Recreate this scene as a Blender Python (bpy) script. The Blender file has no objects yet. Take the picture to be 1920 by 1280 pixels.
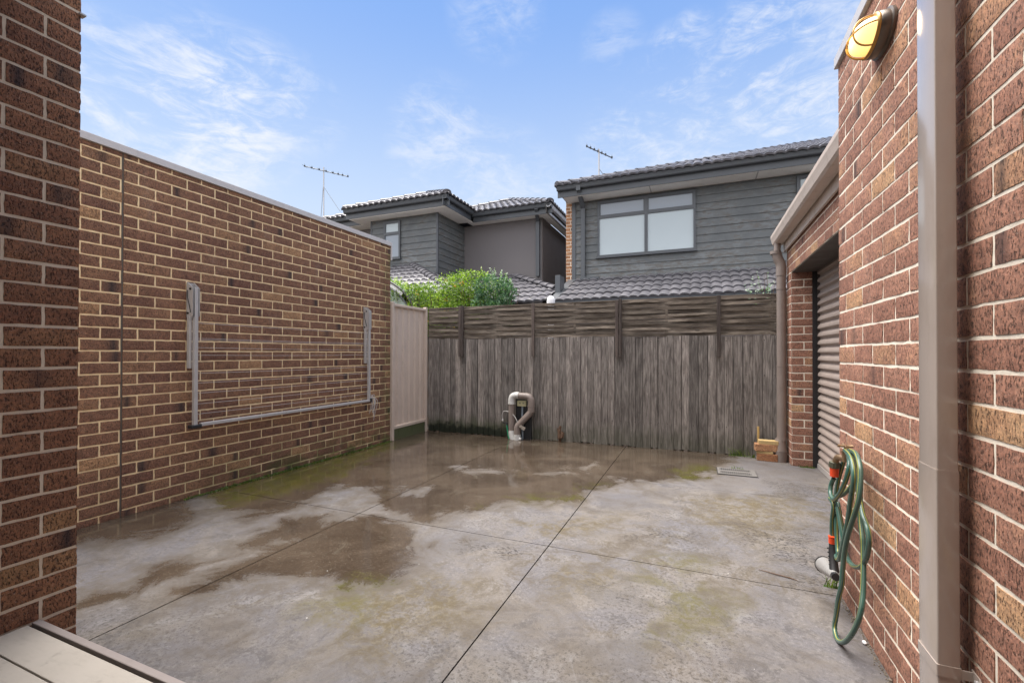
import bpy, math, random
import numpy as np
from mathutils import Vector, Matrix
random.seed(7); rng = np.random.default_rng(7)
C = bpy.context.scene.collection
SC = bpy.context.scene
R = math.radians

# ------------------------------------------------------------------ camera
cam_d = bpy.data.cameras.new('camera'); cam = bpy.data.objects.new('camera', cam_d); C.objects.link(cam)
SC.camera = cam
def cam_setup():
    yaw, pitch, roll = .3927, .0072, .0012
    w = Vector((-math.sin(yaw)*math.cos(pitch), math.cos(yaw)*math.cos(pitch), math.sin(pitch)))
    r = Vector((math.cos(yaw), math.sin(yaw), 0)); u = r.cross(w)
    r2 = r*math.cos(roll)+u*math.sin(roll); u2 = -r*math.sin(roll)+u*math.cos(roll)
    m = Matrix((r2, u2, -w)).transposed().to_4x4(); m.translation = Vector((0, 0, 1.2379))
    cam.matrix_world = m
    cam_d.sensor_width = 36; cam_d.lens = 842.08/1920*36
    cam_d.shift_y = 16.84/1920
    cam_d.clip_start = .05; cam_d.clip_end = 2000
cam_setup()
SC.render.resolution_x = 1024; SC.render.resolution_y = 682
SC.view_settings.view_transform = 'Standard'; SC.view_settings.look = 'None'
SC.view_settings.exposure = 1.3; SC.view_settings.gamma = 1

# ------------------------------------------------------------------ node helpers
def N(nt, t, ins=None, **kw):
    n = nt.nodes.new('ShaderNode'+t)
    for k, v in kw.items(): setattr(n, k, v)
    for k, v in (ins or {}).items():
        if isinstance(v, bpy.types.NodeSocket): nt.links.new(v, n.inputs[k])
        else: n.inputs[k].default_value = v
    return n
def col(c): return (c[0], c[1], c[2], 1)
def mth(nt, op, a, b=0.0, c=0.0, clamp=False):
    n = N(nt, 'Math', {0: a, 1: b, 2: c}, operation=op); n.use_clamp = clamp; return n.outputs[0]
def mr(nt, v, a, b, c=0.0, d=1.0, smooth=True):
    return N(nt, 'MapRange', {0: v, 1: a, 2: b, 3: c, 4: d}, interpolation_type='SMOOTHSTEP' if smooth else 'LINEAR').outputs[0]
def mix(nt, f, a, b, blend='MIX'):
    n = nt.nodes.new('ShaderNodeMix'); n.data_type = 'RGBA'; n.blend_type = blend
    for i, v in ((0, f), (6, a), (7, b)):
        if isinstance(v, bpy.types.NodeSocket): nt.links.new(v, n.inputs[i])
        else: n.inputs[i].default_value = v if i == 0 else col(v)
    return n.outputs[2]
def noise(nt, vec, scale, detail=3, rough=.55, dist=0.0, out=0):
    return N(nt, 'TexNoise', {'Vector': vec, 'Scale': scale, 'Detail': detail, 'Roughness': rough, 'Distortion': dist}).outputs[out]
def ramp(nt, fac, stops):
    n = N(nt, 'ValToRGB', {0: fac}); e = n.color_ramp.elements
    while len(e) < len(stops): e.new(.5)
    for i, (p, c) in enumerate(stops): e[i].position = p; e[i].color = col(c)
    return n.outputs[0]
def mapping(nt, vec, sc=(1, 1, 1), loc=(0, 0, 0)):
    return N(nt, 'Mapping', {0: vec, 1: loc, 3: sc}).outputs[0]
def newmat(name):
    m = bpy.data.materials.new(name); m.use_nodes = True; nt = m.node_tree
    return m, nt, nt.nodes['Principled BSDF'], N(nt, 'TexCoord').outputs['Object']
def setp(nt, b, **kw):
    for k, v in kw.items():
        k = {'base': 'Base Color', 'rough': 'Roughness', 'metal': 'Metallic', 'spec': 'Specular IOR Level', 'normal': 'Normal', 'trans': 'Transmission Weight', 'coat': 'Coat Weight', 'emis': 'Emission Color', 'emst': 'Emission Strength', 'ior': 'IOR', 'alpha': 'Alpha'}[k]
        if isinstance(v, bpy.types.NodeSocket): nt.links.new(v, b.inputs[k])
        else: b.inputs[k].default_value = col(v) if isinstance(v, tuple) else v
def bump(nt, h, st, dist, normal=None):
    ins = {'Strength': st, 'Distance': dist, 'Height': h}
    if normal is not None: ins['Normal'] = normal
    return N(nt, 'Bump', ins).outputs[0]
def simple(name, c, rough=.5, metal=0.0, var=.12, scale=6, bst=.05, dirt=0.0, dirtc=(.12, .1, .08)):
    m, nt, b, o = newmat(name)
    n = noise(nt, o, scale, 5, .6)
    cc = mix(nt, n, tuple(x*(1-var) for x in c), tuple(min(1, x*(1+var)) for x in c))
    if dirt:
        d = mr(nt, noise(nt, mapping(nt, o, (1, 1, .35)), scale*2.3, 6, .7), .5, .75, 0, dirt)
        cc = mix(nt, d, cc, dirtc)
    setp(nt, b, base=cc, rough=mr(nt, n, .3, .7, rough*.85, min(1, rough*1.15)), metal=metal)
    if bst: setp(nt, b, normal=bump(nt, noise(nt, o, scale*25, 3), bst, .01))
    return m

# ------------------------------------------------------------------ world + sun
SUN_EL, SUN_AZ = 72, 276     # direction the light comes from: az measured clockwise from +Y
w = bpy.data.worlds.new('World'); SC.world = w; w.use_nodes = True
nt = w.node_tree; bg = nt.nodes['Background']
gen = N(nt, 'TexCoord').outputs['Generated']
sky = N(nt, 'TexSky'); sky.sky_type = 'NISHITA'; sky.sun_disc = False
sky.sun_elevation = R(SUN_EL); sky.sun_rotation = R(SUN_AZ); sky.air_density = 1.0; sky.dust_density = .6; sky.ozone_density = 2.0
sep = N(nt, 'SeparateXYZ', {0: gen}); zz = sep.outputs[2]
skyc = mix(nt, .8, sky.outputs[0], (1.05, 2.1, 4.5))
# thin veil that whitens towards the horizon
veil = mr(nt, zz, .12, .70, 1.0, .0)
CL = (4.3, 4.5, 4.9)
def lobe(d, wd, st, tilt=None):
    dn = Vector(d).normalized()
    dt = N(nt, 'VectorMath', {0: gen, 1: dn}, operation='DOT_PRODUCT').outputs['Value']
    return mr(nt, dt, math.cos(wd), math.cos(wd*.15), 0.0, st)
lobes = [((-.759, .509, .406), .17, 1), ((-.80, .449, .397), .13, .9), ((-.705, .545, .44), .12, .9), ((-.83, .386, .403), .12, .9), ((-.78, .522, .34), .11, .9), ((-.666, .599, .445), .10, .45),
         ((-.47, .76, .43), .12, .55), ((-.525, .76, .385), .07, .5), ((-.034, .858, .512), .085, .75), ((-.007, .836, .549), .05, .6), ((.109, .855, .507), .12, .85),
         ((.161, .889, .429), .12, .85), ((.081, .9, .428), .12, .7), ((-.103, .892, .40), .14, .6), ((-.33, .721, .609), .10, .35), ((.184, .855, .484), .14, .6), ((-.141, .82, .555), .07, .3),
         ((.0, .93, .33), .22, .7), ((-.4, .86, .30), .2, .55)]
tot = None
for l in lobes:
    v = lobe(*l); tot = v if tot is None else mth(nt, 'MAXIMUM', tot, v)
# wisps: stretched, distorted noise
wv = mapping(nt, gen, (2.0, 2.6, 5.0), (.3, .1, .2))
n1 = noise(nt, wv, 2.2, 9, .62, 1.15)
n2 = noise(nt, mapping(nt, gen, (3, 2, 7), (4, 2, 1)), 6.0, 9, .68, 1.3)
wisp = mth(nt, 'ADD', mth(nt, 'MULTIPLY', n1, .62), mth(nt, 'MULTIPLY', n2, .38))
cl = mth(nt, 'MULTIPLY', mth(nt, 'POWER', mr(nt, wisp, .40, .64, 0, 1), 1.25), mth(nt, 'MULTIPLY', tot, 1.0))
# bright cloud added out of view, behind and overhead, as neutral fill light
back = mth(nt, 'MAXIMUM', mr(nt, sep.outputs[1], .35, -.15, 0, .85), mr(nt, zz, .68, .9, 0, .7))
back = mth(nt, 'MULTIPLY', back, mr(nt, n1, .3, .6, .6, 1))
c = mix(nt, veil, skyc, (3.45, 4.05, 4.85))
c = mix(nt, cl, c, CL)
c = mix(nt, back, c, (9.5, 9.4, 9.6))
nt.links.new(c, bg.inputs[0]); bg.inputs[1].default_value = 0.085
sd = bpy.data.lights.new('sun', 'SUN'); sd.energy = 3.9; sd.angle = R(55); sd.color = (1, .94, .86)
so = bpy.data.objects.new('sun', sd); C.objects.link(so)
az = R(SUN_AZ); el = R(SUN_EL)
sv = Vector((math.sin(az)*math.cos(el), math.cos(az)*math.cos(el), math.sin(el)))
so.rotation_euler = sv.to_track_quat('Z', 'Y').to_euler()

# ------------------------------------------------------------------ object helpers
class MB:
    def __init__(s): s.v = []; s.f = []; s.m = []; s.c = []; s.smooth = False
    def add(s, vs, fs, mi=0, cs=None):
        o = len(s.v); s.v += [tuple(p) for p in vs]
        s.f += [tuple(o+i for i in f) for f in fs]
        s.m += [mi]*len(fs) if not isinstance(mi, list) else mi
        s.c += cs if cs is not None else [(.5, 0, .5, 1)]*len(vs)
        return s
    def box(s, a, b, mi=0, c=None, rot=None, bev=0):
        (x0, y0, z0), (x1, y1, z1) = a, b
        vs = [(x0, y0, z0), (x1, y0, z0), (x1, y1, z0), (x0, y1, z0), (x0, y0, z1), (x1, y0, z1), (x1, y1, z1), (x0, y1, z1)]
        if rot is not None:
            cen = Vector(((x0+x1)/2, (y0+y1)/2, (z0+z1)/2)); vs = [tuple(rot @ (Vector(v)-cen)+cen) for v in vs]
        return s.add(vs, [(0, 3, 2, 1), (4, 5, 6, 7), (0, 1, 5, 4), (1, 2, 6, 5), (2, 3, 7, 6), (3, 0, 4, 7)], mi, [c]*8 if c else None)
    def prism(s, prof, p, q, up=(0, 0, 1), side=None, mi=0, cap=True):
        """profile points (a,b): a along side, b along up; swept from p to q"""
        p, q = Vector(p), Vector(q); up = Vector(up); d = (q-p).normalized()
        sd_ = Vector(side) if side is not None else d.cross(up).normalized()
        n = len(prof); vs = [p+sd_*a+up*b for a, b in prof]+[q+sd_*a+up*b for a, b in prof]
        fs = [(i, (i+1) % n, n+(i+1) % n, n+i) for i in range(n)]
        if cap: fs += [tuple(range(n-1, -1, -1)), tuple(range(n, 2*n))]
        return s.add(vs, fs, mi)
    def tube(s, pts, r, n=10, mi=0, cap=True, stripes=None, twist=0.0):
        pts = [Vector(p) for p in pts]; k = len(pts)
        rr = r if isinstance(r, (list, tuple)) else [r]*k
        t = [(pts[min(i+1, k-1)]-pts[max(i-1, 0)]).normalized() for i in range(k)]
        a = t[0].orthogonal().normalized(); vs = []; 
        for i in range(k):
            a = (a-t[i]*a.dot(t[i])); a = a.normalized() if a.length > 1e-6 else t[i].orthogonal().normalized()
            b = t[i].cross(a)
            for j in range(n):
                an = 2*math.pi*j/n+twist*i
                vs.append(pts[i]+(a*math.cos(an)+b*math.sin(an))*rr[i])
        fs = []; ms = []
        for i in range(k-1):
            for j in range(n):
                fs.append((i*n+j, i*n+(j+1) % n, (i+1)*n+(j+1) % n, (i+1)*n+j)); ms.append(stripes[j] if stripes else mi)
        if cap: fs += [tuple(range(n-1, -1, -1)), tuple((k-1)*n+j for j in range(n))]; ms += [mi, mi]
        return s.add(vs, fs, ms)
    def ball(s, c, r, n=12, m=8, mi=0, sc=(1, 1, 1)):
        vs = []; fs = []
        for i in range(m+1):
            th = math.pi*i/m
            for j in range(n):
                ph = 2*math.pi*j/n
                vs.append((c[0]+r*sc[0]*math.sin(th)*math.cos(ph), c[1]+r*sc[1]*math.sin(th)*math.sin(ph), c[2]+r*sc[2]*math.cos(th)))
        for i in range(m):
            for j in range(n): fs.append((i*n+j, (i+1)*n+j, (i+1)*n+(j+1) % n, i*n+(j+1) % n))
        return s.add(vs, fs, mi)
    def build(s, name, mats, parent=None, smooth=False, bev=0, attr=False):
        me = bpy.data.meshes.new(name); me.from_pydata(s.v, [], s.f)
        mats = mats if isinstance(mats, (list, tuple)) else [mats]
        for m in mats: me.materials.append(m)
        me.polygons.foreach_set('material_index', s.m)
        if attr:
            at = me.color_attributes.new('bc', 'FLOAT_COLOR', 'POINT'); at.data.foreach_set('color', np.array(s.c, dtype=np.float32).ravel())
        if smooth: me.polygons.foreach_set('use_smooth', [True]*len(me.polygons))
        me.update()
        o = bpy.data.objects.new(name, me); C.objects.link(o)
        if parent: o.parent = parent
        if bev:
            b = o.modifiers.new('bevel', 'BEVEL'); b.width = bev; b.segments = 2; b.limit_method = 'ANGLE'; b.angle_limit = R(40)
        if smooth:
            try:
                me.set_sharp_from_angle(angle=R(45))
            except Exception: pass
        return o
def tag(o, label=None, cat=None, group=None, kind=None):
    if label: o['label'] = label
    if cat: o['category'] = cat
    if group: o['group'] = group
    if kind: o['kind'] = kind
    return o
def empty(name, loc, label, cat, group=None):
    o = bpy.data.objects.new(name, None); C.objects.link(o); o.empty_display_size = .1
    # parts carry world coordinates, so the empty sits at its base and hands its children a matching inverse
    o.location = loc; o['_loc'] = tuple(loc)
    del o['_loc']
    return tag(o, label, cat, group)
def fix_parents():
    for lev in (1, 2):      # parts first, then their own sub-parts
        bpy.context.view_layer.update()
        for o in bpy.data.objects:
            if o.parent and (1 if o.parent.parent is None else 2) == lev:
                o.matrix_parent_inverse = o.parent.matrix_world.inverted()
def smooth_pts(pts, n=6):
    P = [Vector(p) for p in pts]; out = []
    for i in range(len(P)-1):
        p0 = P[max(i-1, 0)]; p1 = P[i]; p2 = P[i+1]; p3 = P[min(i+2, len(P)-1)]
        for k in range(n):
            t = k/n; out.append(.5*((2*p1)+(p2-p0)*t+(2*p0-5*p1+4*p2-p3)*t*t+(3*p1-p0-3*p2+p3)*t**3))
    out.append(P[-1]); return out

# ------------------------------------------------------------------ materials
def brick_mat(name, stops, mossy=False, speck=(.018, .012, .01), spk=.55, sc=1.0):
    m, nt, b, o = newmat(name)
    a = N(nt, 'Attribute', attribute_name='bc'); s = N(nt, 'SeparateColor', {0: a.outputs[0]})
    var, burn, seed = s.outputs[0], s.outputs[1], s.outputs[2]
    off = N(nt, 'CombineXYZ', {0: mth(nt, 'MULTIPLY', seed, 9), 1: mth(nt, 'MULTIPLY', seed, 17), 2: mth(nt, 'MULTIPLY', seed, 5)}).outputs[0]
    p = N(nt, 'VectorMath', {0: o, 1: off}, operation='ADD').outputs[0]
    big = noise(nt, p, 9, 4, .6)
    v2 = mth(nt, 'ADD', var, mth(nt, 'MULTIPLY', mth(nt, 'SUBTRACT', big, .5), .55))
    c = ramp(nt, v2, stops)
    mot = noise(nt, p, 85*sc, 5, .75)
    c = mix(nt, mr(nt, mot, .40, .62, 0, .8), c, mix(nt, 1.0, c, (1.7, 1.6, 1.5), 'MULTIPLY'))
    c = mix(nt, mr(nt, noise(nt, p, 28*sc, 5, .7), .55, .38, 0, .4), c, mix(nt, 1.0, c, (.55, .5, .5), 'MULTIPLY'))
    pit = noise(nt, mapping(nt, p, (1, 1, .42)), 175*sc, 3, .7)
    pm = mr(nt, pit, .535, .62, 0, spk)
    c = mix(nt, pm, c, speck)
    lite = noise(nt, mapping(nt, p, (1, 1, 1), (3, 3, 3)), 210*sc, 2, .5)
    c = mix(nt, mr(nt, lite, .64, .72, 0, .6), c, (.50, .40, .32))
    wz = noise(nt, mapping(nt, o, (1, 1, .35)), 1.5, 6, .65, .4)
    c = mix(nt, mr(nt, wz, .42, .62, 0, .35), c, mix(nt, 1.0, c, (.62, .60, .60), 'MULTIPLY'))
    c = mix(nt, mr(nt, noise(nt, mapping(nt, o, (1, 1, .5), (5, 5, 5)), 3.3, 7, .7), .58, .75, 0, .16), c, (.46, .42, .36))
    c = mix(nt, mth(nt, 'MULTIPLY', burn, mr(nt, mot, .2, .6, .6, 1)), c, (.022, .022, .028))
    if mossy:
        x = N(nt, 'SeparateXYZ', {0: o})
        low = mr(nt, x.outputs[2], .34, .0); far = mr(nt, x.outputs[1], 4.95, 5.2)
        mm = mth(nt, 'MULTIPLY', mth(nt, 'MAXIMUM', mth(nt, 'MULTIPLY', low, mr(nt, x.outputs[1], 2.2, 3.6)), mth(nt, 'MULTIPLY', far, .75)), mr(nt, noise(nt, o, 7, 5), .38, .62, 0, .75))
        c = mix(nt, mm, c, (.07, .08, .025))
    setp(nt, b, base=c, rough=mr(nt, mot, .3, .7, .7, .92), spec=.35)
    h = mth(nt, 'SUBTRACT', mth(nt, 'MULTIPLY', mot, .5), mth(nt, 'MULTIPLY', pm, 1.2))
    setp(nt, b, normal=bump(nt, h, .9, .005))
    return m
def mortar_mat(name, c0, c1, mossy=False):
    m, nt, b, o = newmat(name)
    n = noise(nt, o, 14, 6, .7); f = noise(nt, o, 260, 3, .6)
    c = mix(nt, n, c0, c1); c = mix(nt, mr(nt, f, .58, .82, 0, .45), c, tuple(x*.45 for x in c0))
    c = mix(nt, mr(nt, noise(nt, mapping(nt, o, (1, 1, .5)), 2.2, 6, .7), .5, .7, 0, .35), c, tuple(x*.55 for x in c0))
    if mossy:
        x = N(nt, 'SeparateXYZ', {0: o})
        low = mth(nt, 'MULTIPLY', mr(nt, x.outputs[2], .5, .02), mr(nt, x.outputs[1], 1.6, 3.4)); far = mr(nt, x.outputs[1], 4.9, 5.2)
        mm = mth(nt, 'MULTIPLY', mth(nt, 'MAXIMUM', low, mth(nt, 'MULTIPLY', far, .8)), mr(nt, noise(nt, o, 5, 5), .3, .6, 0, .85))
        c = mix(nt, mm, c, (.13, .17, .04))
    setp(nt, b, base=c, rough=.95, spec=.2, normal=bump(nt, mth(nt, 'ADD', mth(nt, 'MULTIPLY', f, .5), n), .7, .004))
    return m
STL = [(.0, (.10, .056, .040)), (.3, (.175, .088, .060)), (.55, (.23, .124, .077)), (.8, (.31, .18, .10)), (1, (.40, .24, .13))]
STR = [(.0, (.13, .072, .052)), (.3, (.26, .128, .092)), (.55, (.35, .185, .132)), (.8, (.44, .26, .15)), (1, (.52, .34, .20))]
STP = [(.0, (.08, .044, .030)), (.3, (.20, .092, .055)), (.55, (.27, .132, .074)), (.8, (.30, .165, .085)), (1, (.38, .225, .11))]
M_bl = brick_mat('left_wall_brick', STL, True); M_ml = mortar_mat('cream_mortar', (.78, .58, .33), (.95, .77, .49), True)
M_br = brick_mat('right_wall_brick', STR, spk=.7); M_mr = mortar_mat('white_mortar', (.80, .71, .59), (.95, .88, .76))
M_bp = brick_mat('pier_brick', STP, spk=.75); M_mp = mortar_mat('pale_mortar', (.66, .54, .40), (.88, .76, .60))
M_bo = brick_mat('orange_brick', [(.0, (.16, .075, .04)), (.3, (.30, .14, .07)), (.6, (.38, .20, .105)), (.8, (.46, .28, .16)), (1, (.5, .36, .23))])

def wood_mat(name, c0, c1, c2, axis='z', green=False):
    m, nt, b, o = newmat(name)
    a = N(nt, 'Attribute', attribute_name='bc'); s = N(nt, 'SeparateColor', {0: a.outputs[0]})
    sd_ = mth(nt, 'MULTIPLY', s.outputs[2], 23)
    off = N(nt, 'CombineXYZ', {0: sd_, 1: sd_, 2: sd_}).outputs[0]
    p = N(nt, 'VectorMath', {0: o, 1: off}, operation='ADD').outputs[0]
    sc = (1, 1, .05) if axis == 'z' else (.05, 1, 1)
    sc2 = (1, 1, .16) if axis == 'z' else (.16, 1, 1)
    g = noise(nt, mapping(nt, p, sc), 90, 6, .65, .6)
    g2 = noise(nt, mapping(nt, p, sc2), 14, 5, .6, 1.6)
    st = noise(nt, mapping(nt, p, (1, 1, .13) if axis == 'z' else (.1, 1, 1), (2, 2, 2)), 26, 4, .6, 1.0)
    c = mix(nt, mr(nt, g2, .3, .7), c0, c1)
    c = mix(nt, mr(nt, g, .38, .66, 0, .75), c, c2)
    c = mix(nt, mr(nt, st, .55, .70, 0, .55), c, tuple(x*.4 for x in c0))
    c = mix(nt, mr(nt, st, .36, .28, 0, .45), c, tuple(min(1, x*1.5) for x in c1))
    k = N(nt, 'SeparateColor', {0: a.outputs[0]}).outputs[0]
    c = mix(nt, 1.0, c, N(nt, 'CombineColor', {0: mr(nt, k, 0, 1, .62, 1.42, False), 1: mr(nt, k, 0, 1, .61, 1.38, False), 2: mr(nt, k, 0, 1, .60, 1.34, False)}).outputs[0], 'MULTIPLY')
    ks = N(nt, 'TexVoronoi', {'Vector': mapping(nt, p, (1, .2, .55) if axis == 'z' else (.55, .2, 1)), 'Scale': 3.2}).outputs[0]
    c = mix(nt, mr(nt, ks, .075, .03, 0, .75), c, tuple(x*.3 for x in c0))
    if green:
        x = N(nt, 'SeparateXYZ', {0: o})
        n = noise(nt, mapping(nt, o, (1, 1, .6)), 9, 5, .6)
        lowg = mth(nt, 'MULTIPLY', mr(nt, mth(nt, 'ADD', x.outputs[2], mth(nt, 'MULTIPLY', n, -.35)), .16, -.10), mr(nt, x.outputs[0], -1.6, -2.6, .45, 1))
        c = mix(nt, mth(nt, 'MULTIPLY', lowg, .75), c, (.045, .055, .022))
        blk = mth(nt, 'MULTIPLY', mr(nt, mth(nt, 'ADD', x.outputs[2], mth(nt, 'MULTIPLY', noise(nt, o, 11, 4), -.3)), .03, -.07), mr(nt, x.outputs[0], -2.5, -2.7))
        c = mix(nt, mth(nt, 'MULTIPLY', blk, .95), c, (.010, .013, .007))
    setp(nt, b, base=c, rough=.85, spec=.3, normal=bump(nt, g, .6, .004))
    return m
M_pal = wood_mat('weathered_paling', (.155, .139, .130), (.305, .278, .26), (.065, .055, .050), 'z', True)
M_slat = wood_mat('weathered_slat', (.12, .10, .082), (.24, .205, .17), (.05, .040, .033), 'x')
M_post = wood_mat('dark_batten', (.085, .068, .062), (.12, .098, .088), (.035, .027, .025), 'z')

M_taupe = simple('taupe_painted_steel', (.55, .455, .39), .42, var=.05, scale=3, bst=.03, dirt=.25)
M_dp = simple('taupe_downpipe_paint', (.41, .345, .305), .22, var=.04, scale=4, bst=.02, dirt=.22, dirtc=(.2, .15, .11))
M_cap = simple('pale_grey_capping', (.52, .50, .50), .4, var=.04, bst=.02, dirt=.15)
M_alu = simple('dull_grey_steel', (.50, .485, .48), .42, metal=.25, var=.1, scale=12, dirt=.35, dirtc=(.2, .18, .16))
M_line = simple('white_cord', (.52, .50, .49), .6, bst=0)
M_blk = simple('black_plastic', (.02, .02, .022), .4, bst=0)
M_char = simple('charcoal_steel', (.075, .082, .092), .38, var=.06, scale=2, bst=.02, dirt=.15)
M_sof = simple('soffit_board', (.82, .79, .74), .7, var=.04, scale=2, bst=.02, dirt=.15, dirtc=(.3, .26, .22))
M_white = simple('white_paint', (.72, .72, .74), .4, var=.04, bst=.02, dirt=.2)
M_dw = simple('grimy_white_plastic', (.55, .54, .52), .4, var=.1, scale=18, bst=.05, dirt=.8, dirtc=(.2, .17, .14))
M_rend = simple('dark_render', (.185, .170, .172), .92, var=.08, scale=3, bst=.5)
M_rendb = simple('brown_render', (.155, .130, .120), .92, var=.08, scale=3, bst=.5)
M_pipe = simple('brown_plastic_pipe', (.22, .18, .16), .38, var=.12, scale=7, bst=.03, dirt=.55, dirtc=(.14, .1, .08))
M_brown = simple('dark_gutter_soffit', (.07, .06, .055), .6)
M_brass = simple('aged_brass', (.30, .2, .12), .42, metal=.7, var=.2, scale=60)
M_red = simple('orange_red_plastic', (.80, .075, .02), .4, bst=0)
M_dirt = simple('bare_dirt', (.045, .037, .028), .95, var=.4, scale=20, bst=.5)
M_bark = simple('dry_bark', (.11, .06, .035), .8, var=.6, scale=30, bst=.4)
M_pltf = simple('concrete_plinth', (.085, .095, .045), .9, var=.3, scale=5, bst=.4, dirt=.9, dirtc=(.045, .07, .012))

M_dp.node_tree.nodes['Principled BSDF'].inputs['Coat Weight'].default_value = 1.0
M_dp.node_tree.nodes['Principled BSDF'].inputs['Coat Roughness'].default_value = .12
def board_mat():
    m, nt, b, o = newmat('grey_blue_weatherboard_paint')
    n = noise(nt, mapping(nt, o, (1, 1, 1.6)), 1.6, 6, .65, .8); f = noise(nt, mapping(nt, o, (.5, .5, 2)), 11, 6, .7)
    c = mix(nt, mr(nt, n, .3, .7), (.090, .098, .101), (.160, .172, .178))
    x = N(nt, 'SeparateXYZ', {0: o}).outputs[2]
    st = mth(nt, 'MULTIPLY', mr(nt, f, .45, .58), mr(nt, n, .42, .55))
    c = mix(nt, mth(nt, 'MULTIPLY', st, .75), c, (.088, .075, .060))
    setp(nt, b, base=c, rough=.55, normal=bump(nt, f, .15, .01)); return m
M_board = board_mat()
def tile_mat():
    m, nt, b, o = newmat('charcoal_roof_tile')
    n = noise(nt, o, 3.2, 6, .7); f = noise(nt, o, 45, 4, .7)
    c = mix(nt, mr(nt, n, .3, .7), (.070, .068, .077), (.15, .145, .16)); c = mix(nt, mr(nt, f, .6, .8, 0, .4), c, (.16, .155, .16))
    c = mix(nt, mr(nt, noise(nt, o, 6, 5), .64, .74, 0, .35), c, (.10, .10, .045))
    setp(nt, b, base=c, rough=mr(nt, f, .3, .7, .27, .42), spec=.5, normal=bump(nt, f, .2, .004)); return m
M_tile = tile_mat()
def glass_mat(name, c, r=.06):
    m, nt, b, o = newmat(name)
    n = noise(nt, o, .8, 3)
    setp(nt, b, base=mix(nt, n, tuple(x*.9 for x in c), c), rough=r, spec=.7); return m
M_blind = glass_mat('window_with_pale_blind', (.46, .53, .56), .08)
M_sheer = glass_mat('window_with_grey_sheer', (.27, .31, .36), .06)
def leaf_mat(name, stops):
    m, nt, b, o = newmat(name)
    a = N(nt, 'Attribute', attribute_name='bc'); s = N(nt, 'SeparateColor', {0: a.outputs[0]})
    c = ramp(nt, s.outputs[0], stops)
    setp(nt, b, base=c, rough=.38, spec=.55)
    tr = N(nt, 'BsdfTranslucent', {0: mix(nt, 1.0, c, (1.5, 1.7, .6), 'MULTIPLY')})
    ms = N(nt, 'MixShader', {0: .28, 1: b.outputs[0], 2: tr.outputs[0]})
    nt.links.new(ms.outputs[0], nt.nodes['Material Output'].inputs[0]); return m
M_leaf = leaf_mat('hedge_leaf', [(0, (.012, .035, .006)), (.35, (.08, .16, .015)), (.65, (.22, .34, .035)), (1, (.42, .50, .12))])
M_leaf2 = leaf_mat('silvery_leaf', [(0, (.02, .06, .035)), (.4, (.06, .14, .075)), (.75, (.15, .26, .15)), (1, (.30, .40, .26))])
M_grass = leaf_mat('grass_blade', [(0, (.03, .06, .010)), (.5, (.09, .15, .02)), (1, (.22, .28, .05))])
M_berry = simple('orange_berry', (.70, .33, .03), .35, bst=0)
M_stem = simple('brown_stem', (.12, .075, .045), .85)

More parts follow.
